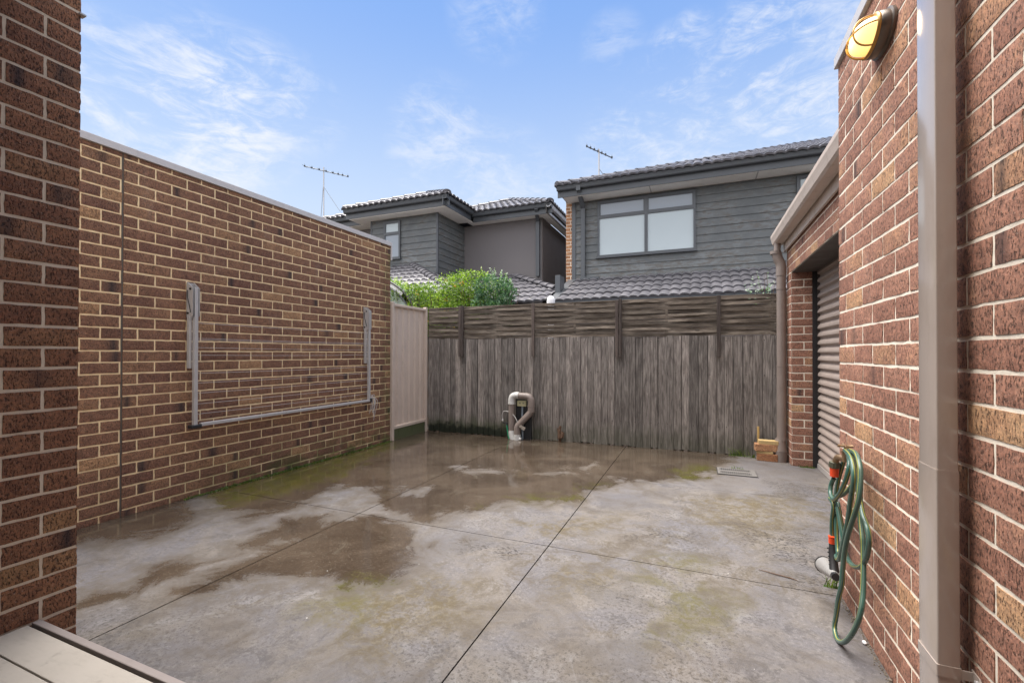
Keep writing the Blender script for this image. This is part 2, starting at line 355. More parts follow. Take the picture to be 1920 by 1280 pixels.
# concrete: wet / moss / stain fields live on the slab as plain attributes (stains with shapes of their own)
def conc_mat():
    m, nt, b, o = newmat('stained_concrete')
    def at(n): return N(nt, 'Attribute', attribute_name=n).outputs['Fac']
    big = noise(nt, o, 1.7, 7, .68, .6); mid = noise(nt, o, 7, 8, .72, .5); fin = noise(nt, o, 55, 6, .75); grit = noise(nt, o, 240, 3, .6)
    e = mth(nt, 'MULTIPLY', mth(nt, 'SUBTRACT', mth(nt, 'ADD', mth(nt, 'MULTIPLY', noise(nt, o, 3.2, 9, .62, .8), .7), mth(nt, 'MULTIPLY', fin, .3)), .5), 2.6)
    def edge(f, a, b2): return mr(nt, mth(nt, 'ADD', f, e), a, b2)
    def nz(sc, d, r, off, dist=.5): return noise(nt, mapping(nt, o, (1, 1, 1), off), sc, d, r, dist)
    def mul(a, b2): return mth(nt, 'MULTIPLY', a, b2)
    dryc = mix(nt, mr(nt, big, .36, .64), (0.125, 0.119, 0.128), (0.158, 0.140, 0.125))
    zone1 = mr(nt, nz(1.15, 4, .55, (3, 8, 0)), .40, .60); zone2 = mr(nt, nz(1.3, 4, .55, (9, 1, 0)), .42, .60)
    dryc = mix(nt, mul(mr(nt, nz(5.5, 10, .74, (1, 2, 0), 1.0), .47, .62, 0, .75), zone1), dryc, (0.088, 0.071, 0.049))
    dryc = mix(nt, mul(mr(nt, nz(7, 10, .78, (5, 2, 0), .7), .50, .60, 0, .65), mth(nt, 'SUBTRACT', 1.0, zone1)), dryc, (0.071, 0.066, 0.068))
    dryc = mix(nt, mul(mr(nt, nz(4.5, 10, .76, (2, 7, 0), 1.2), .52, .64, 0, .75), zone2), dryc, (0.199, 0.190, 0.188))
    dryc = mix(nt, mr(nt, fin, .54, .62, 0, .5), dryc, (0.224, 0.213, 0.209))
    dryc = mix(nt, mul(mr(nt, fin, .48, .41, 0, .75), mr(nt, zone2, 0, 1, .45, 1)), dryc, (0.057, 0.050, 0.044))
    dryc = mix(nt, mr(nt, grit, .57, .66, 0, .6), dryc, (0.068, 0.061, 0.056))
    brown = edge(at('brown'), .25, .8); dryc = mix(nt, mul(brown, mr(nt, nz(9, 10, .8, (4, 4, 0), .8), .42, .58, .1, .9)), dryc, (0.091, 0.071, 0.038))
    dryc = mix(nt, mul(brown, mr(nt, nz(24, 7, .8, (6, 4, 0)), .50, .60, 0, .5)), dryc, (0.176, 0.152, 0.112))
    damp = edge(at('damp'), .35, .75); dryc = mix(nt, mth(nt, 'MULTIPLY', damp, .55), dryc, (.115, .110, .116))
    moss = mth(nt, 'MULTIPLY', edge(at('moss'), .30, .8), mr(nt, nz(11, 10, .8, (2, 2, 0), .8), .40, .60, .25, 1))
    dryc = mix(nt, mth(nt, 'MULTIPLY', moss, .8), dryc, (.088, .078, .018))
    pit = mth(nt, 'MULTIPLY', edge(at('pit'), .3, .7), mr(nt, noise(nt, mapping(nt, o, (1, 1.6, 1)), 38, 5, .7, .4), .52, .60))
    dryc = mix(nt, mth(nt, 'MULTIPLY', pit, .85), dryc, (.030, .027, .026))
    halo = edge(at('wet'), -.12, .45)
    dryc = mix(nt, mth(nt, 'MULTIPLY', halo, mr(nt, nz(6, 10, .78, (8, 8, 0), .9), .36, .58, .35, 1)), dryc, (.085, .071, .059))
    wet = edge(at('wet'), .28, .72)
    wetc = mix(nt, mr(nt, big, .35, .65), (.040, .029, .021), (.074, .056, .041))
    wetc = mix(nt, mr(nt, fin, .53, .68, 0, .5), wetc, (.155, .13, .10))
    wetc = mix(nt, mr(nt, noise(nt, o, 5, 8, .7, .6), .55, .70, 0, .45), wetc, (.12, .105, .082))
    wetc = mix(nt, mth(nt, 'MULTIPLY', moss, .85), wetc, (.070, .070, .008))
    c = mix(nt, wet, dryc, wetc)
    # white flecks
    vr = N(nt, 'TexVoronoi', {'Vector': o, 'Scale': 5.5}).outputs[0]
    c = mix(nt, mr(nt, vr, .022, .014), c, (.55, .53, .5))
    rd = mth(nt, 'SUBTRACT', mr(nt, fin, .3, .7, .68, .92), mth(nt, 'MULTIPLY', damp, .22))
    rw = mr(nt, mth(nt, 'ADD', mth(nt, 'MULTIPLY', mid, .6), mth(nt, 'MULTIPLY', big, .4)), .42, .62, .03, .17)
    rough = mth(nt, 'ADD', mth(nt, 'MULTIPLY', rd, mth(nt, 'SUBTRACT', 1.0, wet)), mth(nt, 'MULTIPLY', rw, wet))
    h = mth(nt, 'ADD', mth(nt, 'MULTIPLY', fin, .5), mth(nt, 'SUBTRACT', mth(nt, 'MULTIPLY', grit, .25), mth(nt, 'MULTIPLY', pit, .7)))
    h = mth(nt, 'MULTIPLY', h, mr(nt, wet, 0, 1, 1, .12, False))
    setp(nt, b, base=c, rough=rough, spec=mr(nt, wet, 0, 1, .28, .5, False), normal=bump(nt, h, .6, .005))
    return m
M_conc = conc_mat()
def deck_mat():
    m, nt, b, o = newmat('greyed_deck_board')
    g = noise(nt, mapping(nt, o, (.3, 1, 1)), 40, 6, .7); n = noise(nt, o, 4, 6, .7)
    c = mix(nt, n, (.36, .32, .27), (.50, .455, .40)); c = mix(nt, mr(nt, g, .5, .75, 0, .35), c, (.27, .235, .20))
    c = mix(nt, mr(nt, noise(nt, o, 12, 5), .64, .72, 0, .4), c, (.22, .19, .16))
    setp(nt, b, base=c, rough=.6, normal=bump(nt, g, .25, .002)); return m
M_deck = deck_mat()

# ------------------------------------------------------------------ ground and slab
g = MB().add([(-300, -300, -.035), (300, -300, -.035), (300, 300, -.035), (-300, 300, -.035)], [(0, 1, 2, 3)]).build('ground', M_dirt); tag(g, kind='structure')
FIELDS = {
'wet': [[(-4.5, 1.65), (-4.5, 1.98), (-4.5, 2.5), (-4.3, 2.7), (-3.62, 2.46), (-3.44, 2.19), (-3.4, 1.92), (-3.57, 1.79), (-3.81, 1.54)], [(-4.3, 2.55), (-4.5, 3.44), (-4.5, 4.72), (-4.5, 6.7), (-1.89, 6.7), (-0.74, 6.6), (0.46, 6.4), (0.19, 5.3), (0.0, 4.92), (-0.52, 4.5), (-0.81, 4.15), (-0.98, 3.71), (-1.42, 3.42), (-1.59, 3.18), (-1.82, 3.09), (-1.85, 2.82), (-2.38, 2.88), (-2.47, 2.24), (-2.68, 2.05), (-2.89, 2.54), (-2.87, 2.81), (-3.12, 2.38), (-3.59, 2.44)], [(-2.34, 2.83), (-1.9, 2.67), (-1.66, 2.44), (-1.56, 2.19), (-1.57, 2.03), (-1.74, 1.9), (-2.0, 1.83), (-2.3, 1.76), (-2.31, 1.56), (-2.44, 1.4), (-2.55, 1.58), (-2.52, 1.86), (-2.52, 2.19), (-2.52, 2.58)], [(-2.79, 1.49), (-2.9, 1.64), (-2.87, 1.73), (-2.75, 1.68), (-2.7, 1.56)], [(-2.88, 1.31), (-2.89, 1.37), (-2.78, 1.33), (-2.79, 1.29)]],
'dry': [[(-2.78, 2.59), (-3.16, 3.0), (-3.16, 3.26), (-2.78, 3.36), (-2.55, 3.21), (-2.43, 2.96), (-2.5, 2.74), (-2.56, 2.56)], [(-2.49, 3.33), (-2.5, 3.5), (-2.31, 3.58), (-2.22, 3.41), (-2.35, 3.26)], [(-3.79, 2.3), (-3.95, 2.67), (-3.66, 2.48), (-3.43, 2.2)], [(-2.54, 4.03), (-2.56, 4.45), (-2.06, 4.66), (-1.68, 4.51), (-1.74, 4.19), (-2.28, 3.97)], [(-1.51, 4.36), (-1.45, 4.92), (-1.01, 5.15), (-0.92, 4.83), (-1.07, 4.37)], [(-0.88, 4.51), (-0.69, 4.63), (-0.64, 4.41), (-0.79, 4.29)]],
'moss': [[(-4.3, 2.5), (-4.3, 3.48), (-4.3, 5.3), (-3.66, 4.93), (-3.55, 4.2), (-3.39, 3.61), (-3.32, 3.1), (-3.4, 2.74), (-3.54, 2.47)], [(-0.33, 2.61), (-0.14, 2.66), (0.16, 2.52), (0.14, 2.34), (-0.02, 2.1), (-0.18, 2.06), (-0.17, 2.33)], [(-1.55, 3.3), (-0.96, 3.76), (-0.85, 4.32), (-1.0, 3.9), (-1.45, 3.51)], [(-0.14, 4.72), (0.18, 5.18), (0.12, 5.52), (-0.31, 5.09)], [(-0.32, 2.76), (-0.06, 2.98), (0.12, 2.89), (-0.14, 2.69)], [(-1.83, 1.66), (-1.79, 1.91), (-1.54, 1.95), (-1.4, 1.7), (-1.57, 1.54)]],
'brown': [[(-1.81, 1.78), (-1.65, 2.0), (-1.34, 2.16), (-1.08, 2.17), (-1.01, 1.91), (-1.06, 1.63), (-1.21, 1.46), (-1.49, 1.49)], [(-1.26, 3.05), (-0.78, 3.36), (-0.5, 3.6), (-0.64, 3.09), (-1.02, 2.84)], [(-0.78, 2.53), (-0.36, 2.63), (-0.32, 2.3), (-0.62, 2.22)], [(-0.04, 4.22), (0.75, 4.63), (0.93, 4.2), (0.48, 3.56), (-0.03, 3.56)]],
'damp': [[(-0.61, 2.34), (-0.36, 2.62), (-0.19, 2.44), (-0.26, 2.22), (-0.49, 2.12)], [(-1.81, 1.93), (-1.8, 2.61), (-1.52, 2.88), (-1.18, 2.87), (-1.27, 2.55), (-1.52, 2.12)], [(-0.95, 4.1), (-0.25, 4.13), (-0.31, 3.68), (-0.74, 3.57)], [(-0.38, 1.95), (-0.24, 2.07), (-0.2, 1.92), (-0.34, 1.83)], [(0.42, 6.07), (1.17, 5.71), (0.99, 4.66), (0.18, 4.4), (-0.26, 4.3), (-0.09, 4.74)]],
'pit': [[(-0.5, 2.43), (-0.39, 2.43), (-0.29, 2.28), (-0.34, 2.24)], [(0.21, 3.55), (0.75, 3.67), (0.67, 2.93), (0.42, 3.1)], [(-0.38, 3.3), (-0.03, 3.35), (-0.06, 3.19), (-0.37, 3.16)], [(-1.36, 2.56), (-1.02, 2.75), (-0.99, 2.55), (-1.25, 2.44)], [(0.63, 5.04), (1.14, 4.97), (1.06, 4.61), (0.53, 4.54)], [(0.52, 2.94), (0.68, 2.97), (0.62, 2.79), (0.47, 2.79)]]}
def sdf(P, poly):
    d = np.full(len(P), 1e9); ins = np.zeros(len(P), bool); n = len(poly)
    for i in range(n):
        a = np.array(poly[i]); b = np.array(poly[(i+1) % n]); e = b-a; w_ = P-a
        t = np.clip((w_@e)/max(e@e, 1e-9), 0, 1); d = np.minimum(d, np.hypot(*(w_-np.outer(t, e)).T))
        c1 = (P[:, 1] >= a[1]) != (P[:, 1] >= b[1])
        with np.errstate(divide='ignore', invalid='ignore'): xi = a[0]+(P[:, 1]-a[1])*e[0]/(e[1] if e[1] else 1e-9)
        ins ^= c1 & (P[:, 0] < xi)
    return np.where(ins, d, -d)
def field(P, polys, soft):
    f = np.zeros(len(P))
    for p in polys: f = np.maximum(f, np.clip(.5+sdf(P, p)/(2*soft), 0, 1))
    return f
def slab():
    xs = [-4.6, -2.43, -.893, 1.45]; ys = [-2.6, 2.772, 4.492, 6.30]; V = []; F = []
    for i in range(3):
        for j in range(3):
            gx = .0035; gy = .003 if j < 1 else .0016; gy2 = .003 if j == 0 else .0016
            x0, x1, y0, y1 = xs[i]+gx, xs[i+1]-gx, ys[j]+(.003 if j == 1 else .0016), ys[j+1]-gy2
            nx = max(2, int((x1-x0)/.035)); ny = max(2, int((y1-y0)/.035))
            X, Y = np.meshgrid(np.linspace(x0, x1, nx), np.linspace(y0, y1, ny), indexing='ij')
            jit = np.zeros_like(X); o = len(V); Z = np.zeros_like(X)
            P = np.stack([X.ravel(), Y.ravel(), Z.ravel()], 1)
            V += P.tolist()
            for a in range(nx-1):
                for b in range(ny-1): F.append((o+a*ny+b, o+(a+1)*ny+b, o+(a+1)*ny+b+1, o+a*ny+b+1))
            # skirt
            ring = [a*ny for a in range(nx)]+[(nx-1)*ny+b for b in range(1, ny)]+[a*ny+ny-1 for a in range(nx-2, -1, -1)]+[b for b in range(ny-2, 0, -1)]
            o2 = len(V); V += [[P[k][0], P[k][1], -.03] for k in ring]
            for k in range(len(ring)): F.append((o+ring[k], o2+k, o2+(k+1) % len(ring), o+ring[(k+1) % len(ring)]))
    me = bpy.data.meshes.new('concrete_slab'); me.from_pydata(V, [], F); me.materials.append(M_conc)
    P = np.array(V)[:, :2]
    fl = {k: field(P, v, {'wet': .20, 'dry': .18}.get(k, .26)) for k, v in FIELDS.items()}
    fl['wet'] = fl['wet']*(1-fl['dry']*np.where(P[:, 1] > 3.8, .42, .9)); del fl['dry']
    for k, v in fl.items():
        at = me.attributes.new(k, 'FLOAT', 'POINT'); at.data.foreach_set('value', v.astype(np.float32))
    o = bpy.data.objects.new('concrete_slab', me); C.objects.link(o); tag(o, kind='structure')
slab()

# ------------------------------------------------------------------ brickwork
def brickrun(mb, P, u0, u1, z0, z1, zj, offs, mode=0, mort=True, depth=.05, halfends=None, mdepth=.1, extra=0.0):
    """P(u, n, z) -> world, n out of the wall. zj: height of one bed joint; offs: start of bricks in even / odd rows"""
    q = .086; k0 = math.floor((z0-zj)/q)-1; k1 = math.ceil((z1-zj)/q)
    for k in range(k0, k1+1):
        a = zj+k*q+.0058; b = a+.0744
        a = max(a, z0); b = min(b, z1)
        if b-a < .008: continue
        off = offs[k % 2]; n0 = math.floor((u0-off)/.24)-1; n1 = math.ceil((u1-off)/.24)+1
        for n in range(n0, n1):
            c = off+n*.24+.0058; d = c+.2284
            c = max(c, u0); d = min(d, u1)
            if d-c < .012: continue
            nx = max(3, int((d-c)/.03)); nz = 4
            r = min(1, max(0, random.gauss(.48, .085))); 
            if random.random() < .07: r = random.uniform(.7, .95)
            burn = random.random() < .11; bu = c+random.choice([.03, d-c-.03, (d-c)*.5])+random.uniform(-.01, .01); bs = random.uniform(.014, .035)
            sd_ = random.random(); nn = max(-.0002, random.gauss(.0001, .0004))+extra; tilt = random.gauss(0, .0003); sh = random.gauss(0, .0008)
            vs = []; cs = []
            for i in range(nx+1):
                for j in range(nz+1):
                    fu = i/nx; fz = j/nz; u = c+(d-c)*fu; z = a+(b-a)*fz+sh
                    edge = i in (0, nx) or j in (0, nz)
                    n_ = nn+tilt*(fu-.5)*2
                    if edge:
                        n_ -= .0012
                        if 0 < i < nx: z += random.gauss(0, .0009)
                        if 0 < j < nz: u += random.gauss(0, .0009)
                    g_ = .9*math.exp(-((u-bu)/bs)**2) if burn else 0
                    vs.append(P(u, n_, z)); cs.append((r, g_, sd_, 1))
            fs = [(i*(nz+1)+j, (i+1)*(nz+1)+j, (i+1)*(nz+1)+j+1, i*(nz+1)+j+1) for i in range(nx) for j in range(nz)]
            ring = [i*(nz+1) for i in range(nx+1)]+[nx*(nz+1)+j for j in range(1, nz+1)]+[i*(nz+1)+nz for i in range(nx-1, -1, -1)]+[j for j in range(nz-1, 0, -1)]
            o = len(vs); L = len(ring)
            for t in ring:
                i, j = divmod(t, nz+1); u = c+(d-c)*i/nx; z = a+(b-a)*j/nz+sh
                vs.append(P(u, -depth, z)); cs.append((r, 0, sd_, 1))
            fs += [(ring[t], ring[(t+1) % L], o+(t+1) % L, o+t) for t in range(L)]
            mb.add(vs, fs, 0, cs)
    if mort:
        m = .0030; nu = max(2, int((u1-u0)/.05)); nz = max(2, int((z1-z0)/.03)); o = len(mb.v); vs = []; fs = []
        A, B = u0+.003, u1-.003
        for i in range(nu+1):
            for j in range(nz+1): vs.append(P(A+(B-A)*i/nu, -m+random.gauss(0, .0005), z0+(z1-z0)*j/nz))
        for i in range(nu):
            for j in range(nz): fs.append((i*(nz+1)+j, (i+1)*(nz+1)+j, (i+1)*(nz+1)+j+1, i*(nz+1)+j+1))
        mb.add(vs, fs, 1)
        pts = [P(A, -m-.004, z0), P(B, -m-.004, z0), P(B, -mdepth, z0), P(A, -mdepth, z0), P(A, -m-.004, z1), P(B, -m-.004, z1), P(B, -mdepth, z1), P(A, -mdepth, z1)]
        mb.add(pts, [(0, 3, 2, 1), (4, 5, 6, 7), (1, 2, 6, 5), (2, 3, 7, 6), (3, 0, 4, 7)], 1)

# left boundary wall (faces +X)
XL = -4.03
t = empty('brick_wall', (XL-.1, 3.4, 0), 'long brown brick wall with cream mortar on the left, the fold-down clothesline fixed to it', 'wall')
mb = MB()
brickrun(mb, lambda u, n, z: (XL+n, u, z), 2.017, 5.22, 0, 2.755, 2.718, (2.119-.005, 2.239-.005))
brickrun(mb, lambda u, n, z: (XL+n, u, z), -.6, 2.006, 0, 2.755, 2.718, (1.882-.005, 1.762-.005))
mb.build('brickwork', [M_bl, M_ml], t, attr=True)
MB().box((XL-.02, 2.0045, 0), (XL-.0045, 2.0185, 2.755)).build('expansion_joint', simple('grey_sealant', (.10, .085, .07), .7, scale=30), t)
mb = MB().box((XL-.125, -.6, 2.757), (XL+.018, 5.235, 2.812)).box((XL-.125, 5.226, 2.56), (XL+.018, 5.2385, 2.757))
mb.box((XL-.015, 5.2205, 2.56), (XL+.0175, 5.2259, 2.757)); mb.build('capping', M_cap, t, bev=.004)

# near left house wall end (faces +X)
XP, YP = -2.4957, 1.0864
t = empty('house_wall', (XP, YP, 0), 'dark brown brick wall end in the left foreground, beside the timber deck', 'wall')
mb = MB(); brickrun(mb, lambda u, n, z: (XP+n, u, z), -.9, YP, 0, 3.6, 2.6377, (YP-.24+.005, YP-.12+.005), mdepth=.23, depth=.11)
mb.build('brickwork', [M_bp, M_mp], t, attr=True)
mb = MB().box((XP-.20, YP-.02, 2.897), (XP+.012, YP+.03, 2.905)).box((XP-.1, YP+.022, 2.905), (XP+.026, YP+.03, 3.3)).box((XP+.019, YP-.02, 2.905), (XP+.026, YP+.022, 3.3))
mb.build('flashing', simple('rusty_flashing', (.30, .24, .20), .5, dirt=.5, dirtc=(.2, .09, .04)), t)
MB().box((XP-.02, YP-.01, 2.715), (XP+.014, YP+.012, 2.722)).build('tie_strap', M_alu, t)

# near right house wall (faces -X)
XR, YR = .6756, 2.7994
t = empty('house_wall', (XR, 1.0, 0), 'tall red brown brick wall with white mortar on the right, carrying the lit lamp and the hose tap', 'wall')
PR = lambda u, n, z: (XR-n, -u, z)
mb = MB(); brickrun(mb, PR, -YR, 1.2, 0, 2.722, 1.1934, (-YR-.005, -YR-.125), depth=.11, mdepth=.23)
mb.build('brickwork', [M_br, M_mr], t, attr=True)
MB().box((XR-.016, -1.2, 2.724), (XR+.30, YR+.012, 2.783)).build('capping', M_cap, t, bev=.004)
mb = MB().box((XR+.235, 2.0, 0), (1.35, YR-.02, 2.70)); mb.build('return_wall', M_rendb, t)
# unseen porch behind the viewpoint, of the same house, shaped to shade near faces
mb = MB().box((-2.62, -1.1, 2.86), (.70, .90, 3.0)); mb.build('unseen_porch_ceiling', M_brown, t)
mb = MB().box((-2.62, -1.1, 0), (.70, -1.0, 3.0)); mb.build('unseen_rear_wall', M_brown, t)

# ------------------------------------------------------------------ garage on the right
XG, YG = .9558, 5.80
t = empty('garage', (XG, YG, 0), 'brick garage with taupe roller door, gutter and dark lintel soffit beyond the right wall', 'garage')
zg = 1.2003
mb = MB()
brickrun(mb, lambda u, n, z: (XG+.003+u, YG-n, z), 0, .232, 0, 2.144, zg, (0.0, -.12), depth=.04, mdepth=.2)
brickrun(mb, lambda u, n, z: (XG-n, YG+.004-u+.25, z), 0, .246, 0, 2.49, zg, (.126-.24, .006), depth=.04, mdepth=.1)
brickrun(mb, lambda u, n, z: (XG-n, YG-u, z), 0, 3.1, 2.149, 2.49, zg, (.12, .0), depth=.05, mdepth=.08)
mb.build('brickwork', [M_br, M_mr], t, attr=True)
MB().box((XG+.012, 2.83, 2.139), (XG+.245, YG-.002, 2.1455)).build('lintel_soffit', M_brown, t)
mb = MB().box((XG+.245, 2.83, 2.12), (XG+.5, YG+.24, 2.5)).box((XG+.24, YG+.001, 0), (XG+.5, YG+.24, 2.12)).box((XG+.5, 2.83, 0), (XG+.52, YG+.24, 2.5)); mb.build('side_wall', M_rendb, t)
# roller door
d = MB(); zz_ = 0.05; prof = []
while zz_ < 2.16:
    prof += [(.004, zz_), (-.008, zz_+.004), (-.017, zz_+.012), (-.015, zz_+.030), (-.006, zz_+.048), (.004, zz_+.056), (.010, zz_+.066), (.010, zz_+.078)]; zz_ += .0855
vs = []; fs = []
ny = 2
for (x, z) in prof:
    vs += [(XG+.262+x, 2.9, z), (XG+.262+x, YG-.015, z)]
for i in range(len(prof)-1): fs.append((2*i, 2*i+1, 2*i+3, 2*i+2))
d.add(vs, fs); M_roll = simple('roller_door_paint', (.32, .265, .235), .45, var=.06, scale=5, bst=.02, dirt=.3, dirtc=(.12, .1, .09))
dd = d.build('roller_door', M_roll, t)
MB().box((XG+.238, 2.9, .004), (XG+.275, YG-.02, .052)).build('bottom_rail', simple('alu_rail', (.45, .42, .40), .4, metal=.3), dd)
MB().box((XG+.20, YG-.016, .002), (XG+.244, YG-.006, 2.138)).build('door_track', M_blk, t)
# gutter and fascia
def gutter_profile(w=.115, h=.105):
    return [(0, h*.92), (0, .012), (.012, 0), (w*.72, 0), (w*.86, h*.14), (w*.93, h*.45), (w, h*.72), (w, h), (w*.93, h*1.02), (w*.88, h*.93), (w*.9, h*.75), (w*.80, h*.3), (w*.68, .012), (.016, .016), (.006, .03), (.006, h*.92)]
M_gut = simple('cream_taupe_gutter', (.56, .475, .42), .36, var=.05, bst=.02, dirt=.4, dirtc=(.22, .16, .12))
mb = MB().prism(gutter_profile(.125, .115), (XG-.032, 2.83, 2.515), (XG-.032, YG+.30, 2.515), side=(-1, 0, 0)); mb.build('gutter', M_gut, t)
MB().box((XG-.030, 2.83, 2.425), (XG-.010, YG+.28, 2.60)).build('fascia', M_gut, t, bev=.003)
mb = MB(); mb.add([(XG-.1, 2.83, 2.63), (XG+.6, 2.83, 2.74), (XG+.6, YG+.3, 2.74), (XG-.1, YG+.3, 2.63), (XG-.1, 2.83, 2.61), (XG+.6, 2.83, 2.72), (XG+.6, YG+.3, 2.72), (XG-.1, YG+.3, 2.61)], [(0, 1, 2, 3), (7, 6, 5, 4), (0, 3, 7, 4), (1, 5, 6, 2), (3, 2, 6, 7), (0, 4, 5, 1)]); mb.build('roof_sheet', M_taupe, t)
mb = MB().tube([(XG+.0, 3.5, 2.63), (XG+.0, 3.5, 2.89)], .022).tube([(XG+.0, 3.5, 2.875), (XG+.0, 3.5, 2.90)], .03); mb.build('vent_stub', M_white, t)
# round downpipe
px_, py_ = XG-.066, 5.985
t = empty('downpipe', (px_, py_, 0), 'round brown downpipe with flared boot, between the paling fence and the garage corner', 'downpipe')
mb = MB().tube([(px_, py_, .26), (px_, py_, 1.1)], .049, 20).tube([(px_, py_, 1.1), (px_, py_, 2.20)], .0475, 20)
mb.build('pipe', M_pipe, t, smooth=True)
mb = MB().tube([(px_+.0, py_, 2.14), (px_, py_, 2.235)], .053, 20).tube(smooth_pts([(px_, py_, 2.22), (px_-.006, py_, 2.28), (px_-.03, py_, 2.34), (px_-.045, py_, 2.40)], 4), .052, 20).tube([(px_-.055, py_, 2.395), (px_-.055, py_, 2.43)], .058, 20).tube([(px_-.04, py_, 2.42), (px_-.035, py_, 2.53)], .035, 14)
mb.build('elbow', M_pipe, t, smooth=True)
mb = MB().tube([(px_-.012, py_-.0, .26), (px_-.018, py_, .19), (px_-.012, py_-.01, .12)], [.050, .060, .062], 20).tube([(px_-.012, py_-.01, .125), (px_-.012, py_-.01, .105), (px_-.012, py_-.01, -.01)], [.068, .066, .060], 20).tube([(px_, py_, .245), (px_, py_, .275)], .054, 20)
mb.build('boot', M_pipe, t, smooth=True)
for z in (1.99, 1.10): MB().tube([(px_, py_, z-.008), (px_, py_, z+.008)], .0515, 20).box((px_+.04, py_-.012, z-.008), (XG+.01, py_-.004, z+.008)).build('bracket', M_pipe, t)

# rectangular downpipe on the near right wall
x0, x1, y0, y1 = .598, .644, 1.569, 1.677
t = empty('downpipe', ((x0+x1)/2, (y0+y1)/2, 0), 'square-edged taupe downpipe running full height in front of the near right brick wall', 'downpipe')
def rrect(x0, x1, y0, y1, r=.004):
    out = []
    for cx, cy, a0 in ((x1-r, y1-r, 0), (x0+r, y1-r, 90), (x0+r, y0+r, 180), (x1-r, y0+r, 270)):
        for k in range(4): a = R(a0+30*k); out.append((cx+r*math.cos(a), cy+r*math.sin(a)))
    return out
def rp(x0, x1, y0, y1, z0, z1): return MB().prism([(p[0], p[1]) for p in rrect(x0, x1, y0, y1)], (0, 0, z0), (0, 0, z1), up=(0, 1, 0), side=(1, 0, 0))
rp(x0, x1, y0, y1, .80, 3.4).build('upper_pipe', M_dp, t, smooth=True)
rp(x0-.0015, x1+.0015, y0-.0015, y1+.0015, 0.02, .925+.0).build('lower_pipe', M_dp, t, smooth=True)
zb = .372
b_ = rp(x0-.004, x1+.003, y0-.004, y1+.004, zb, zb+.030); b_.build('strap', M_dp, t, smooth=True)
mb = MB(); lug = [(-.004, -.014), (.030, -.016), (.042, -.004), (.042, .008), (.030, .016), (-.004, .018)]
mb.prism([(a, b) for a, b in lug], (XR-.003, y0+.003, zb+.012), (XR-.006, y0+.003, zb+.012), up=(0, 0, 1), side=(0, -1, 0))
mb.box((x1-.002, y0-.003, zb+.002), (XR-.003, y0+.001, zb+.026)); lg = mb.build('bracket', M_dp, t)
MB().tube([(XR-.006, y0-.022, zb+.012), (XR-.011, y0-.022, zb+.012)], .0055, 10).build('screw', M_alu, lg)

# bulkhead lamp
LY, LZ = 2.165, 2.485
t = empty('wall_lamp', (XR, LY, LZ), 'lit amber bulkhead lamp in a dark oval cage high on the right brick wall', 'lamp')
def oval(x, ry, rz, n=40, cy=LY, cz=LZ): return [(x, cy+.86*ry*math.cos(2*math.pi*i/n), cz+.86*rz*math.sin(2*math.pi*i/n)) for i in range(n)]
def loft(rings, cap0=False, cap1=True, mi=0):
    m = MB(); n = len(rings[0]); vs = [p for r_ in rings for p in r_]; fs = []
    for k in range(len(rings)-1):
        for i in range(n): fs.append((k*n+i, k*n+(i+1) % n, (k+1)*n+(i+1) % n, (k+1)*n+i))
    if cap0: fs.append(tuple(range(n)))
    if cap1: fs.append(tuple(range((len(rings)-1)*n, len(rings)*n)))
    return m.add(vs, fs, mi)
M_brz = simple('dark_bronze_metal', (.13, .105, .085), .35, metal=.4, var=.2, scale=40, bst=.05)
loft([oval(XR-.001, .142, .086), oval(XR-.010, .142, .086), oval(XR-.014, .132, .078), oval(XR-.038, .132, .078), oval(XR-.043, .128, .074), oval(XR-.043, .118, .066)], cap1=True).build('base', M_brz, t, smooth=True)
m, nt, b, o = newmat('lit_frosted_glass')
setp(nt, b, base=(.9, .7, .4), rough=.3)
sp = N(nt, 'SeparateXYZ', {0: o})
dy = mth(nt, 'SUBTRACT', sp.outputs[1], LY-.02); dz = mth(nt, 'SUBTRACT', sp.outputs[2], LZ+.015)
rr = mth(nt, 'SQRT', mth(nt, 'ADD', mth(nt, 'MULTIPLY', mth(nt, 'MULTIPLY', dy, dy), .5), mth(nt, 'MULTIPLY', dz, mth(nt, 'MULTIPLY', dz, 1.1))))
ec = ramp(nt, mr(nt, rr, .01, .095, 0, 1, False), [(0, (1, .93, .68)), (.4, (1, .82, .40)), (.75, (1, .58, .16)), (1, (.62, .36, .14))])
setp(nt, b, emis=ec, emst=.55); M_lit = m
rings = [oval(XR-.041-.068*math.sin(a), .112*math.cos(a)**.55, .061*math.cos(a)**.55) for a in [R(x) for x in (0, 12, 25, 38, 50, 62, 72, 80, 86)]]
loft(rings).build('diffuser', M_lit, t, smooth=True)
mb = MB(); mb.tube(oval(XR-.047, .121, .069)+[oval(XR-.047, .121, .069)[0]], .007, 8, cap=False)
def arc(f): return [f(R(a)) for a in range(0, 181, 10)]
mb.tube(arc(lambda a: (XR-.044-.076*math.sin(a)**.8, LY+.103*math.cos(a), LZ)), .0035, 6)
for yy in (-.045, .045): mb.tube(arc(lambda a: (XR-.044-.070*math.sin(a)**.7, LY+yy, LZ+.057*math.cos(a))), .0035, 6)
mb.build('cage', simple('amber_lit_cage', (.42, .25, .07), .35, metal=.5, bst=0), t, smooth=True)  # bronze cage with the lamp's amber glow put into its colour
ld = bpy.data.lights.new('lamp_glow', 'POINT'); ld.energy = .18; ld.specular_factor = .1; ld.color = (1, .66, .28); ld.shadow_soft_size = .04
lo = bpy.data.objects.new('bulb', ld); C.objects.link(lo); lo.location = (XR-.16, LY, LZ); lo.parent = t

